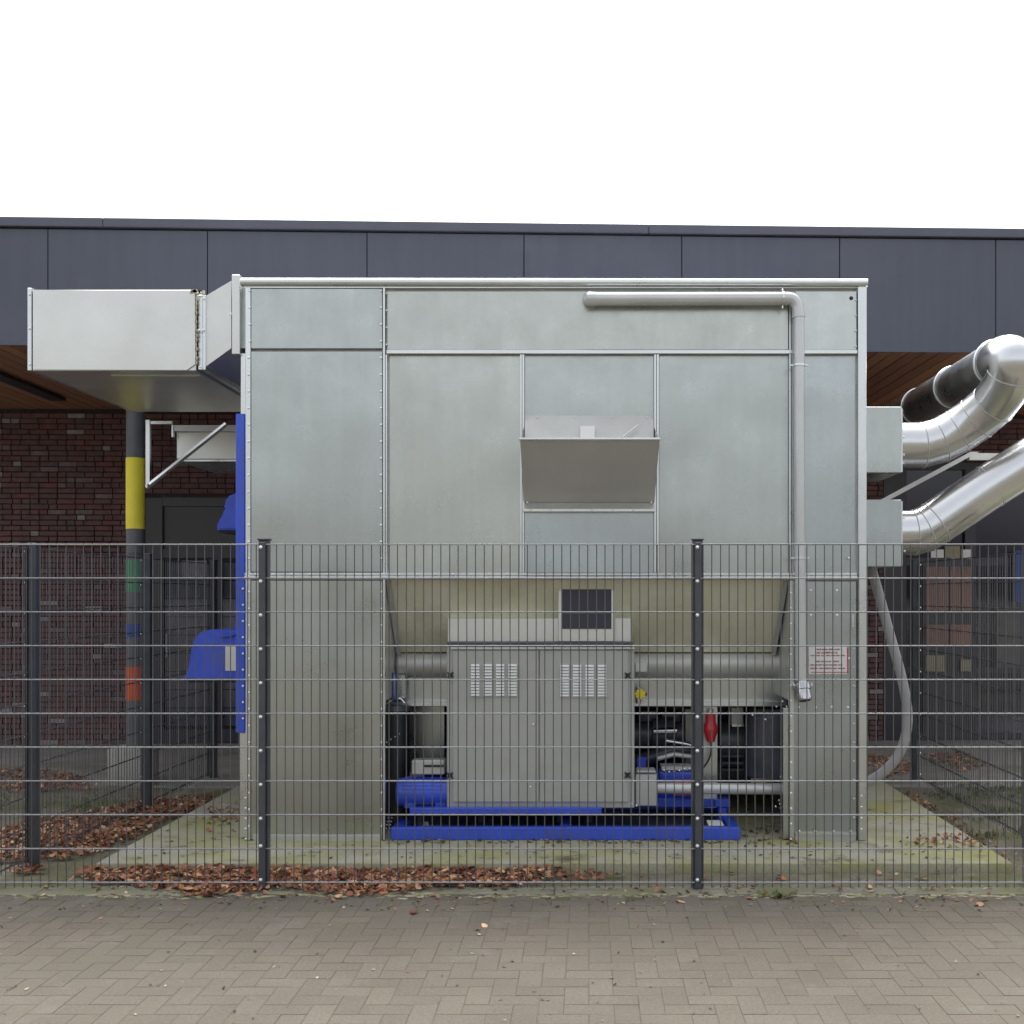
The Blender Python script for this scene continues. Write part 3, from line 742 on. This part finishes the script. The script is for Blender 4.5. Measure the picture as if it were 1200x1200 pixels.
for i in range(14):
    xx = 224+i*1.0; s_ = random.uniform(.006, .012); p = P(xx, 341+random.uniform(-1, 2.5), dF-.012); box(bm, p.x-s_, p.x+s_, p.y-.004, p.y+.02, p.z-s_, p.z+s_)
for i in range(16):
    p = P(230+random.uniform(-.7, .7), 345+i*5.3, dF-.008); box(bm, p.x-.004, p.x+.004, p.y, p.y+.01, p.z-.012, p.z+.012)
obj('sealant', bm, 'sealant', du, smooth=False, kind='stuff')
obj('yellow_seal', B(XW(185, dF+.1), XW(228, dF+.1), dF+.16, dF+.168, dz0-.006, dz0-.001), 'yellow', du)
obj('bottom_flange', B(XW(120, dF), XW(226, dF), dF+.14, dF+.15, dz0-.008, dz0-.001), 'galv_d', du)
# lower rear duct section under the roof
du2 = thing('rear_duct_box', 'pale metal duct box hanging under the overhang left of the housing', 'duct', (XW(245, 9.9), 9.9, ZW(540, 9.9)))
obj('duct_body', PB(207, 300, 506, 538, 9.75, .9, bev=.006), 'ductbox', du2)
obj('upper_flange', PB(203, 300, 498, 505.4, 9.7, 1.0, bev=.003), 'galv_d', du2)
obj('lower_flange', PB(210, 300, 538.4, 541, 9.72, .95, bev=.003), 'galv_b', du2)
obj('hanger', PB(201, 203, 498, 512, 9.69, .03), 'galv_b', du2)
# bracket on the column
br = thing('duct_bracket', 'galvanised triangular bracket fixed beside the painted column under the duct', 'bracket', P(173, 570, 9.3))
obj('upright', PB(170.5, 175.5, 492, 572, 9.3, .03, bev=.002), 'galv_b', br)
obj('arm', PB(176, 202, 493.5, 497, 9.3, .03, bev=.002), 'galv_b', br)
obj('brace', T([P(172, 571, 9.28), P(265, 497, 9.5)], .02, 4), 'galv_b', br)
obj('bolt_head', bolt_at(BM(), P(173, 568, 9.26), .014, .015), 'bolt', br)

# ------------------------------------------------------------------ round ducts at the right
def duct_seg(pts, r, name, parent, joints=True, m='spiral'):
    o = obj(name, T(pts, r, 40, caps=False), m, parent, angle=40)
    return o
def ring_at(p, t, r, parent, w=.005, h=.004, m='galv_d', name='seam_ring'):
    p = Vector(p); t = Vector(t).normalized()
    return obj(name, T([p-t*w, p-t*w*.5, p+t*w*.5, p+t*w], [r, r+h, r+h, r], 40, caps=False), m, parent, angle=60)
RD = .163; dd = 7.93
d_up = thing('round_duct', 'upper bright round steel duct rising from the side box and curving back under the roof', 'duct', P(1056, 522, dd), 'round ducts at the right')
pts = [(2.15, 7.93, 2.806), (2.40, 7.93, 2.806), (2.53, 7.925, 2.84), (2.65, 7.90, 2.905), (2.76, 7.84, 2.985), (2.845, 7.74, 3.07), (2.885, 7.62, 3.16), (2.895, 7.53, 3.245), (2.89, 7.49, 3.305), (2.88, 7.53, 3.345), (2.873, 7.61, 3.358), (2.872, 7.70, 3.358)]
# smooth by one Chaikin pass on the tight part
def chaikin(p, n=1):
    for _ in range(n):
        q = [p[0]]
        for a, b in zip(p, p[1:]): q += [a*.75+b*.25, a*.25+b*.75]
        q.append(p[-1]); p = q
    return p
vp = [Vector(p) for p in pts]
sm = vp[:5]+chaikin(vp[5:], 2)
bend = duct_seg(sm, RD, 'bend', d_up)
for i in (1, 2, 3, 4, 5):
    t = (vp[i+1]-vp[i-1]); ring_at(vp[i], t, RD, bend)
for i in (7,):
    ring_at(vp[i], vp[i+1]-vp[i-1], RD, bend)
ring_at((2.185, 7.93, 2.806), (1, 0, 0), RD+.004, bend, .014, .012, 'galv_b', 'collar')
run = duct_seg([Vector((2.872, 7.695, 3.358)), Vector((2.872, 10.6, 3.358)), Vector((2.872, 12.9, 3.358))], RD-.003, 'straight_run', d_up, m='galv_b')
for y in (7.74, 8.64, 9.54, 10.44): ring_at((2.872, y, 3.358), (0, 1, 0), RD, run, .012, .010, 'galv_b')
d_lo = thing('round_duct', 'lower bright round steel duct running from the lower side box up to the right edge', 'duct', P(1056, 624, dd), 'round ducts at the right')
q = [P(1040, 625, dd), P(1070, 624.5, dd), P(1083, 621, dd), P(1096, 613, dd), P(1152, 575, dd-.02), P(1290, 487, dd-.1)]
b2 = duct_seg(q, RD, 'bend', d_lo)
for i in (1, 2, 3): ring_at(q[i], q[i+1]-q[i-1], RD, b2)
ring_at(P(1160, 570, dd-.02), q[5]-q[4], RD, b2)
ring_at(P(1047, 625, dd), (1, 0, 0), RD+.004, b2, .014, .012, 'galv_b', 'collar')
bb = BM()
for p in ((1059, 512), (1059, 533), (1059, 607), (1060, 646)): bolt_at(bb, P(p[0], p[1], dd-RD-.01), .008)
obj('collar_bolts', bb, 'bolt', b2, kind='stuff')
# strut behind the ducts
st = thing('duct_strut', 'galvanised angle strut rising diagonally between the two round ducts', 'strut', P(1030, 583, 8.6))
obj('diagonal', q4(BM(), P(1024, 590, 8.6), P(1034, 590, 8.6), P(1146, 530, 8.6), P(1136, 530, 8.6), .03), 'galv_d', st)
obj('crosspiece', PB(1136, 1182, 531, 539, 8.58, .05), 'galv_d', st)
# hose
hs_ = [P(1021, 666, 7.98), P(1031, 700, 7.97), P(1043, 745, 7.96), P(1056, 790, 7.95), P(1063, 825, 7.94), P(1064, 850, 7.94), P(1058, 877, 7.94), P(1043, 899, 7.95), P(1022, 914, 7.97), P(1000, 924, 8.0)]
hs_ = chaikin(hs_, 2)
hz = obj('drain_hose', T(hs_, .036, 14), 'hose'); tag(hz, 'grey flexible hose hanging in a loop right of the metal housing', 'hose')

# ------------------------------------------------------------------ blue skid, motor, pump and cabinet in the opening
sk = thing('blue_skid', 'low blue painted steel base frame lying on the slab inside the opening', 'base frame', P(663, 985, 7.55))
dS = 7.53
obj('beam', B(XW(458, dS), XW(868, dS), dS, dS+.07, SZ+.002, ZW(970, dS), bev=.004), 'blue', sk)
obj('beam', B(XW(458, dS), XW(868, dS), 8.45, 8.52, SZ+.002, ZW(970, dS), bev=.004), 'blue', sk)
for a in (458, 868-12, 655):
    obj('cross_beam', B(XW(a, dS), XW(a+12, dS), dS+.071, 8.449, SZ+.002, ZW(971, dS), bev=.004), 'blue', sk)
obj('upper_beam', B(XW(480, 7.6), XW(705, 7.6), 7.6, 7.66, ZW(954, 7.6), ZW(947, 7.6), bev=.003), 'blue', sk)
obj('upper_beam_back', B(XW(480, 7.6), XW(760, 7.6), 8.3, 8.36, ZW(954, 7.6), ZW(947, 7.6), bev=.003), 'blue', sk)
for a in (486, 560, 655, 690): obj('rubber_mount', T([(XW(a, 7.63), 7.85, SZ+.06), (XW(a, 7.63), 7.85, ZW(954, 7.6))], .03, 12), 'black', sk)
obj('drip_floor', B(XW(480, dS), XW(850, dS), dS+.075, 8.44, SZ+.03, SZ+.036), 'dark', sk)
for a, b, c, d in ((482, 503, 964, 971), (658, 673, 967, 971), (832, 851, 962, 972)):
    dm = 7.68
    bm = BM(); q4(bm, P(a, d, dm), P(b, d, dm), P(b-1 if a < 700 else b-6, c, dm+.14), P(a+6 if a < 700 else a-4, c, dm+.14), .006); obj('mount_plate', bm, 'galv_b' if a < 800 else 'white', sk)
# support cross channel at the right
obj('rear_foot', PB(838, 856, 937, 946, 7.95, .1, bev=.004), 'blue', sk)
obj('rear_post', PB(842, 852, 946, 975, 7.98, .08, bev=.004), 'blue', sk)
mo = thing('blue_motor', 'blue cylindrical electric motor at the left of the grey cabinet', 'motor', P(492, 947, 7.78))
mc = P(492, 928, 7.78)
obj('motor_body', T([P(466, 928, 7.78), P(468, 928, 7.78), P(536, 928, 7.78)], [.092, .101, .101], 28), 'blue', mo)
for i in range(10):
    a = R(20+i*16); r0 = .1005
    p = mc+Vector((0, -math.cos(a)*r0, math.sin(a)*r0)); 
    if i % 1 == 0: obj('cooling_fin', T([p+Vector((-.11, 0, 0)), p+Vector((.17, 0, 0))], .0055, 4), 'blue', mo)
obj('terminal_box', PB(482, 521, 891, 908, 7.72, .12, bev=.008), 'galv_d', mo)
obj('terminal_lid', PB(497, 520, 896.5, 899, 7.71, .13), 'black', mo)
for a in (474, 510): obj('motor_foot', PB(a, a+12, 940, 947, 7.70, .16), 'blue', mo)
dr = thing('black_drum', 'tall black cylinder at the left inside the opening beside the blue motor', 'drum', P(464, 965, 7.97))
obj('drum_body', T([P(463.5, 966, 7.97), P(463.5, 832, 7.97), P(463.5, 827, 7.97)], [.102, .102, .092], 28), 'black', dr)
obj('drum_lid', T([P(463.5, 832, 7.97), P(463.5, 826, 7.97)], [.107, .102], 28), 'dark', dr)
obj('lid_lever', T([P(454, 824, 7.9), P(460, 819, 7.9), P(470, 819, 7.9), P(474, 824, 7.9)], .011, 8), 'chrome', dr)
obj('hanger', PB(451, 474, 791, 818, 7.95, .05), 'galv_b', dr)
for a in (460, 464.5): obj('hanger_cable', T([P(a, 788, 7.86), P(a+.5, 822, 7.86)], .007, 6), 'bandblue', dr)
cab = thing('control_cabinet', 'grey double door machine cabinet with two louvred vents standing on the blue skid', 'cabinet', P(633, 947, 7.65))
dC = 7.64
obj('cabinet_body', PB(523.5, 743.5, 757, 947, dC+.02, .26, bev=.006), 'cabinet', cab)
obj('door', PB(530.5, 631.2, 762, 940, dC, .022, bev=.004), 'cabinet', cab)
obj('door', PB(632.6, 736.5, 762, 940, dC, .022, bev=.004), 'cabinet', cab)
obj('roof_edge', PB(524, 741.5, 752.6, 756.6, dC-.03, .32, bev=.002), 'fence', cab)
obj('roof_lip', PB(528, 744, 758, 761, dC-.012, .03, bev=.002), 'galv_b', cab)
obj('upper_hood', PB(524, 741, 724, 752.5, 7.70, .2, bev=.006), 'ductbox', cab)
for x0, y0 in ((552, 778.5), (656.8, 779.3)):
    v = obj('louvre_vent', PB(x0-2, x0+57, y0-2, y0+39, dC-.004, .004, bev=.001), 'cabinet', cab)
    for c in range(4):
        for r_ in range(11):
            if r_ == 5 and False: continue
            cxp = x0+c*14.6; cyp = y0+r_*3.45
            p0 = P(cxp, cyp+2.2, dC-.016); p1 = P(cxp+10, cyp, dC-.005)
            bm = BM(); q4(bm, P(cxp, cyp+2.3, dC-.019), P(cxp+9.8, cyp+2.3, dC-.019), P(cxp+9.8, cyp, dC-.004), P(cxp, cyp, dC-.004), .0015)
            obj('louvre', bm, 'slot', v, smooth=False)
for x, y in ((528, 791), (735.5, 791.5), (527.5, 908.5), (735.5, 908)):
    c = P(x, y, dC-.002); bm = BM(); tube(bm, [c, c+Vector((0, -.018, 0))], .016, 12)
    tube(bm, [c+Vector((-.02, -.012, -.02)), c+Vector((.02, -.012, .02))], .006, 6); tube(bm, [c+Vector((.02, -.012, -.02)), c+Vector((-.02, -.012, .02))], .006, 6)
    obj('quarter_turn_lock', bm, 'black', cab)
bb = BM()
for p in ((625, 849), (621.5, 922), (740, 942), (746, 944)): bolt_at(bb, P(p[0], p[1], dC-.002), .008)
obj('cabinet_bolts', bb, 'bolt', cab, kind='stuff')
ht = obj('inspection_hatch', PB(654, 721, 686, 752, 7.66, .4, bev=.004), 'ductbox', unit)
obj('hatch_pane', PB(658.5, 716.5, 690.5, 737, 7.652, .01), 'hatchglass', ht)
obj('hatch_rim', PB(655, 720, 685.5, 688, 7.645, .02), 'galv_b', ht)
obj('hatch_bar', PB(658.5, 716.5, 718, 719.5, 7.648, .004), 'dark', ht)
ys = obj('yellow_sticker', q4(BM(), P(616, 692, 7.70), P(629, 692, 7.70), P(629, 687, 7.65), P(616, 687, 7.65), .003), 'yellow', unit)
jb = thing('junction_box', 'small grey electrical box at the lower right of the cabinet', 'box', P(757, 945, 7.7))
obj('box_body', PB(744.8, 770, 907, 945, 7.68, .16, bev=.012, seg=3), 'cabinet', jb)
obj('box_lid', PB(746, 769, 903.5, 906, 7.67, .17, bev=.008), 'cabinet', jb)
cp_ = obj('conduit_pipe', T([P(768, 923.5, 7.80), P(918, 924.5, 7.80)], .040, 18), 'plastic'); tag(cp_, 'grey horizontal pipe running from the small box to the right leg', 'pipe')
pu = thing('blue_pump', 'blue screw blower with red band to the right of the cabinet', 'blower', P(800, 947, 8.1))
obj('pump_base', PB(765, 842, 936, 946, 8.02, .3, bev=.005), 'blue', pu)
obj('pump_casing', T([P(752, 922, 8.2), P(838, 922, 8.2)], .125, 24), 'blue', pu)
obj('pump_cover', PB(772, 818, 903, 916, 8.0, .15, bev=.02, seg=3), 'blue', pu)
for y0, y1 in ((914, 918), (929.5, 932)): obj('red_band', PB(790, 822, y0, y1, 7.98, .02), 'red', pu)
obj('pump_lug', PB(746, 757, 888, 900, 8.0, .1, bev=.006), 'blue', pu)
obj('top_plate', PB(775, 818, 898.5, 903, 7.99, .17, bev=.003), 'galv_d', pu)
bm = BM(); 
for i in range(7): bolt_at(bm, P(778+i*6, 903+2*math.sin(i), 7.985), .010)
obj('pump_bolts', bm, 'galv_b', pu, kind='stuff')
# dark machinery behind
mc_ = thing('dark_machinery', 'dark steel blower casing and pipes in the shadow right of the cabinet', 'machine', P(835, 905, 8.6))
obj('frame_back', PB(744, 926, 828, 912, 8.75, .05), 'dark', mc_)
obj('main_pipe', T([P(742, 860, 8.5), P(800, 860, 8.5)], .11, 22), 'dark', mc_)
obj('pipe_flange', T([P(764, 857, 8.45), P(789, 857, 8.45)], .118, 22), 'dark', mc_)
obj('shaft_sleeve', T([P(766, 857, 8.34), P(793, 856, 8.34)], .028, 14), 'chrome', mc_)
obj('elbow_pipe', T([P(744, 893, 8.4), P(770, 886, 8.4), P(790, 878, 8.4), P(818, 880, 8.4)], .055, 18), 'dark', mc_)
obj('thin_pipe', T([P(770, 889, 8.2), P(790, 884, 8.2), P(812, 887, 8.2)], .02, 12), 'galv_d', mc_)
obj('thin_pipe', T([P(780, 868, 8.3), P(805, 872, 8.3), P(818, 876, 8.3)], .018, 12), 'galv_b', mc_)
obj('casing_rib', PB(802, 812, 830, 905, 8.5, .1, bev=.01), 'galv_d', mc_)
obj('round_casing', T([P(842, 868, 8.5), P(870, 868, 8.5)], .17, 26), 'dark', mc_)
obj('valve_block', PB(856, 872, 828, 851, 8.35, .1, bev=.01), 'galv_d', mc_)
obj('valve_edge', PB(858, 872, 849, 851.5, 8.33, .12), 'galv_b', mc_)
obj('side_casing', T([P(905, 908, 8.2), P(905, 838, 8.2), P(905, 829, 8.2)], [.20, .20, .16], 28), 'dark', mc_)
for y in (885, 893, 901): obj('cooling_rib', PB(846, 872, y, y+2.5, 8.33, .1), 'dark', mc_)
obj('cast_block', PB(748, 770, 832, 846, 8.4, .1, bev=.015, seg=2), 'dark', mc_)
obj('cast_block', PB(775, 798, 834, 846, 8.42, .1, bev=.015, seg=2), 'dark', mc_)
# red plug with cable
pg = thing('red_plug', 'red industrial plug hanging on the grey upright profile', 'plug', P(833, 868, 8.0))
c0, c1 = P(833, 836, 7.98), P(833, 869, 7.98)
obj('plug_body', T([c0, c0+(c1-c0)*.3, c0+(c1-c0)*.5, c0+(c1-c0)*.62, c0+(c1-c0)*.85, c1], [.036, .036, .05, .052, .036, .03], 18), 'red', pg)
obj('hook', T([c0, P(833, 831, 7.98)], .02, 10), 'galv_b', pg)
obj('cable', T(chaikin([P(833, 869, 7.98), P(834, 880, 7.98), P(830, 892, 7.97), P(824, 900, 7.96), P(812, 912, 7.95)], 2), .007, 8), 'black', pg)

# ------------------------------------------------------------------ leaves, litter, weeds
def gp(px, py):                             # ground point
    d = F*EYE/(py-HY); return XW(px, d), d
def inside(p, poly):
    x, y = p; c = False; n = len(poly)
    for i in range(n):
        x1, y1 = poly[i]; x2, y2 = poly[(i+1) % n]
        if (y1 > y) != (y2 > y) and x < (x2-x1)*(y-y1)/(y2-y1)+x1: c = not c
    return c
rl = random.Random(11)
def add_leaf(bm, x, y, z, s, flat=.5):
    a = rl.uniform(0, 6.28); c, sn = math.cos(a), math.sin(a); w = s*rl.uniform(.45, .75)
    tilt = Matrix.Rotation(rl.gauss(0, flat), 3, 'X') @ Matrix.Rotation(rl.gauss(0, flat), 3, 'Y')
    cu = rl.uniform(.1, .45)*s
    loc = [(-s, 0, cu), (-s*.3, w, cu*.6), (s*.55, w*.7, cu*.7), (s, 0, cu), (s*.45, -w*.8, cu*.7), (-s*.4, -w, cu*.5)]
    mid = bm.verts.new(Vector((x, y, z)))
    vs = []
    for p in loc:
        v = tilt @ Vector(p); vs.append(bm.verts.new((x+v.x*c-v.y*sn, y+v.x*sn+v.y*c, max(z+v.z, z-.004))))
    for i in range(6): bm.faces.new((mid, vs[i], vs[(i+1) % 6]))
def leaf_pile(name, poly_px, count, zbase, h, smin=.009, smax=.035, label=None):
    poly = [gp(*p) for p in poly_px]
    xs = [p[0] for p in poly]; ys = [p[1] for p in poly]
    bm = BM(); k = 0
    while k < count:
        x = rl.uniform(min(xs), max(xs)); y = rl.uniform(min(ys), max(ys))
        jx, jy = rl.gauss(0, .03), rl.gauss(0, .03)
        if not inside((x+jx, y+jy), poly): continue
        nz = .5+.5*mn.noise(Vector((x*3, y*3, 7)))
        if rl.random() > .35+.9*nz: continue
        add_leaf(bm, x, y, zbase+rl.random()*h*nz+.004, rl.uniform(smin, smax)); k += 1
    o = obj(name, bm, 'leaf', None, smooth=False, kind='stuff')
    if label: tag(o, label, 'leaves')
    return o
leaf_pile('dead_leaves', [(-60, 1000), (40, 958), (95, 955), (150, 946), (180, 938), (255, 936), (250, 943), (185, 964), (150, 985), (110, 1000), (70, 1008), (-60, 1012)], 3300, 0, .045, label='deep drift of brown leaves along the left edge of the slab')
leaf_pile('dead_leaves', [(95, 1022), (112, 1020), (300, 1019), (640, 1019), (665, 1024), (620, 1038), (500, 1043), (440, 1049), (420, 1053), (330, 1042), (240, 1051), (190, 1044), (140, 1036), (95, 1030)], 3400, .002, .042, label='long drift of reddish brown leaves against the front edge of the slab')
leaf_pile('dead_leaves', [(-60, 903), (60, 903), (105, 918), (110, 926), (-60, 929)], 1100, 0, .05, label='brown leaves lying far back by the brick wall at the left')
leaf_pile('dead_leaves', [(20, 1014), (44, 1012), (46, 1024), (22, 1026)], 50, 0, .03, label='small heap of leaves at the foot of the left fence post')
leaf_pile('dead_leaves', [(1017, 884), (1050, 888), (1075, 900), (1040, 915), (1017, 910)], 260, 0, .02, .016, .03, label='rusty leaves behind the right leg of the housing')
leaf_pile('dead_leaves', [(1085, 882), (1130, 882), (1160, 898), (1130, 905), (1085, 890)], 240, 0, .012, .016, .03, label='thin rusty leaves on the path by the glazed front')
leaf_pile('dead_leaves', [(1065, 993), (1120, 985), (1160, 1005), (1080, 1006)], 75, SZ, .012, .014, .026, label='few reddish leaves on the right corner of the slab')
leaf_pile('dead_leaves', [(660, 1023), (730, 1024), (700, 1032), (650, 1033)], 50, .0, .02, label='loose leaves at the right end of the front drift')
leaf_pile('dead_leaves', [(1060, 925), (1090, 940), (1140, 975), (1195, 1012), (1190, 1020), (1120, 980), (1080, 955), (1045, 935)], 150, .0, .015, .014, .028, label='thin line of leaves along the right edge of the slab')
leaf_pile('dead_leaves', [(235, 955), (283, 945), (285, 985), (240, 985)], 80, SZ, .012, .014, .026, label='leaves lying on the slab beside the left edge of the housing')
# litter
def scatter(name, x0, x1, y0, y1, n_, z, smin, smax, m, label, cat):
    bm = BM()
    for i in range(n_):
        add_leaf(bm, rl.uniform(x0, x1), rl.uniform(y0, y1), z+.003, rl.uniform(smin, smax), .15)
    o = obj(name, bm, m, None, smooth=False, kind='stuff'); tag(o, label, cat)
scatter('litter', -4, 3.5, 4.2, 6.3, 330, .001, .004, .013, 'leafbits', 'tiny stones and leaf scraps scattered over the pavers', 'litter')
scatter('litter', -4, 3.5, 6.0, 6.55, 420, .001, .005, .016, 'leafbits', 'dense leaf scraps and grit along the foot of the fence', 'litter')
scatter('litter', -3.0, 2.6, 6.95, 8.6, 420, SZ, .006, .019, 'leafbits', 'twigs and leaf scraps scattered over the mossy slab', 'litter')
scatter('litter', -6, 6, 6.6, 9.9, 900, 0, .008, .022, 'leafbits', 'leaf scraps scattered over the bare yard soil', 'litter')
scatter('litter', XW(455, 7.5), XW(870, 7.5), 7.42, 7.53, 110, SZ+.002, .010, .026, 'leafbits', 'dry leaf scraps caught along the front of the blue base frame', 'litter')
scatter('litter', XW(870, 7.7), XW(925, 7.7), 7.4, 8.1, 60, SZ+.002, .010, .026, 'leafbits', 'leaf scraps on the slab between the blue frame and right leg', 'litter')
bm = BM()
for i in range(150):
    x_, y_ = rl.uniform(-3.4, 2.4), rl.choice((6.28, 6.45, 6.6, 6.75))+rl.gauss(0, .09)
    add_leaf(bm, x_, y_, .004, rl.uniform(.010, .030), .3)
for i in range(10): add_leaf(bm, rl.uniform(-3.4, 2.0), 6.25-abs(rl.gauss(0, .5)), .004, rl.uniform(.010, .024), .25)
o = obj('stray_leaves', bm, 'leaf', None, smooth=False, kind='stuff'); tag(o, 'stray brown leaves blown along both sides of the fence foot', 'leaves')
# moss and sand line in front of the edging
bm = BM()
x = -4.2
while x < 3.6:
    w = rl.uniform(.02, .07); y = 6.325+rl.gauss(0, .022); r_ = rl.uniform(.012, .03)
    k6 = 7; c = bm.verts.new((x, y, .003+rl.random()*.003)); vs = []
    for i in range(k6):
        a = 6.283*i/k6; rr = r_*rl.uniform(.6, 1.3); vs.append(bm.verts.new((x+math.cos(a)*rr*1.8, y+math.sin(a)*rr, -.003)))
    for i in range(k6): bm.faces.new((c, vs[i], vs[(i+1) % k6]))
    x += w*.5
M['sandmoss'] = mat('sand_and_moss', (.33, .31, .2), .95, spec=.1, island=[(.34, .32, .21), (.28, .275, .15), (.38, .35, .25), (.24, .24, .12)], fine=.2, fscale=150)
o = obj('joint_moss', bm, 'sandmoss', None, smooth=True, kind='stuff'); tag(o, 'pale line of sand and moss between pavers and edging', 'moss')
def tuft(bm, x, y, n_, h):
    for i in range(n_):
        a = rl.uniform(0, 6.28); l_ = h*rl.uniform(.5, 1.1); b = rl.uniform(.2, .9); ox, oy = rl.gauss(0, .02), rl.gauss(0, .02)
        dx, dy = math.cos(a), math.sin(a); w = .003
        p0 = Vector((x+ox, y+oy, 0)); p1 = p0+Vector((dx*l_*b*.4, dy*l_*b*.4, l_*.6)); p2 = p0+Vector((dx*l_*b, dy*l_*b, l_*(1-b*.5)))
        s_ = Vector((-dy, dx, 0))*w
        v = [bm.verts.new(q) for q in (p0-s_, p0+s_, p1+s_, p1-s_)]; bm.faces.new(v); bm.faces.new((v[3], v[2], bm.verts.new(p2)))
bm = BM()
for i in range(420):
    px, py = rl.uniform(1090, 1230), rl.uniform(915, 985)
    gx, gy = gp(px, py)
    if mn.noise(Vector((gx*2.5, gy*2.5, 1))) > -.05: tuft(bm, gx, gy, 7, .05)
for i in range(60):
    px, py = rl.uniform(-10, 160), rl.uniform(928, 950); gx, gy = gp(px, py); tuft(bm, gx, gy, 6, .04)
o = obj('weeds', bm, 'grass', None, smooth=False, kind='stuff'); tag(o, 'low green weeds growing in the yard soil inside the fence', 'weeds')
bm = BM()
gx, gy = gp(912, 1051)
for i in range(14): add_leaf(bm, gx+rl.gauss(0, .05), gy+rl.gauss(0, .02), .004+rl.random()*.02, rl.uniform(.015, .035), .4)
tuft(bm, gx, gy, 20, .05)
o = obj('green_sprig', bm, 'grass', None, smooth=False); tag(o, 'small green sprig lying on the pavers before the right fence post', 'plant')
bm = BM(); gx, gy = gp(484, 1071); add_leaf(bm, gx, gy, .006, .032, .3); add_leaf(bm, gx+.02, gy+.01, .012, .02, .3)
M['redleaf'] = mat('red_leaf', (.2, .03, .025), .6)
o = obj('fallen_leaf', bm, 'redleaf', None, smooth=False); tag(o, 'single dark red leaf lying on the pavers in front of the fence', 'leaf')
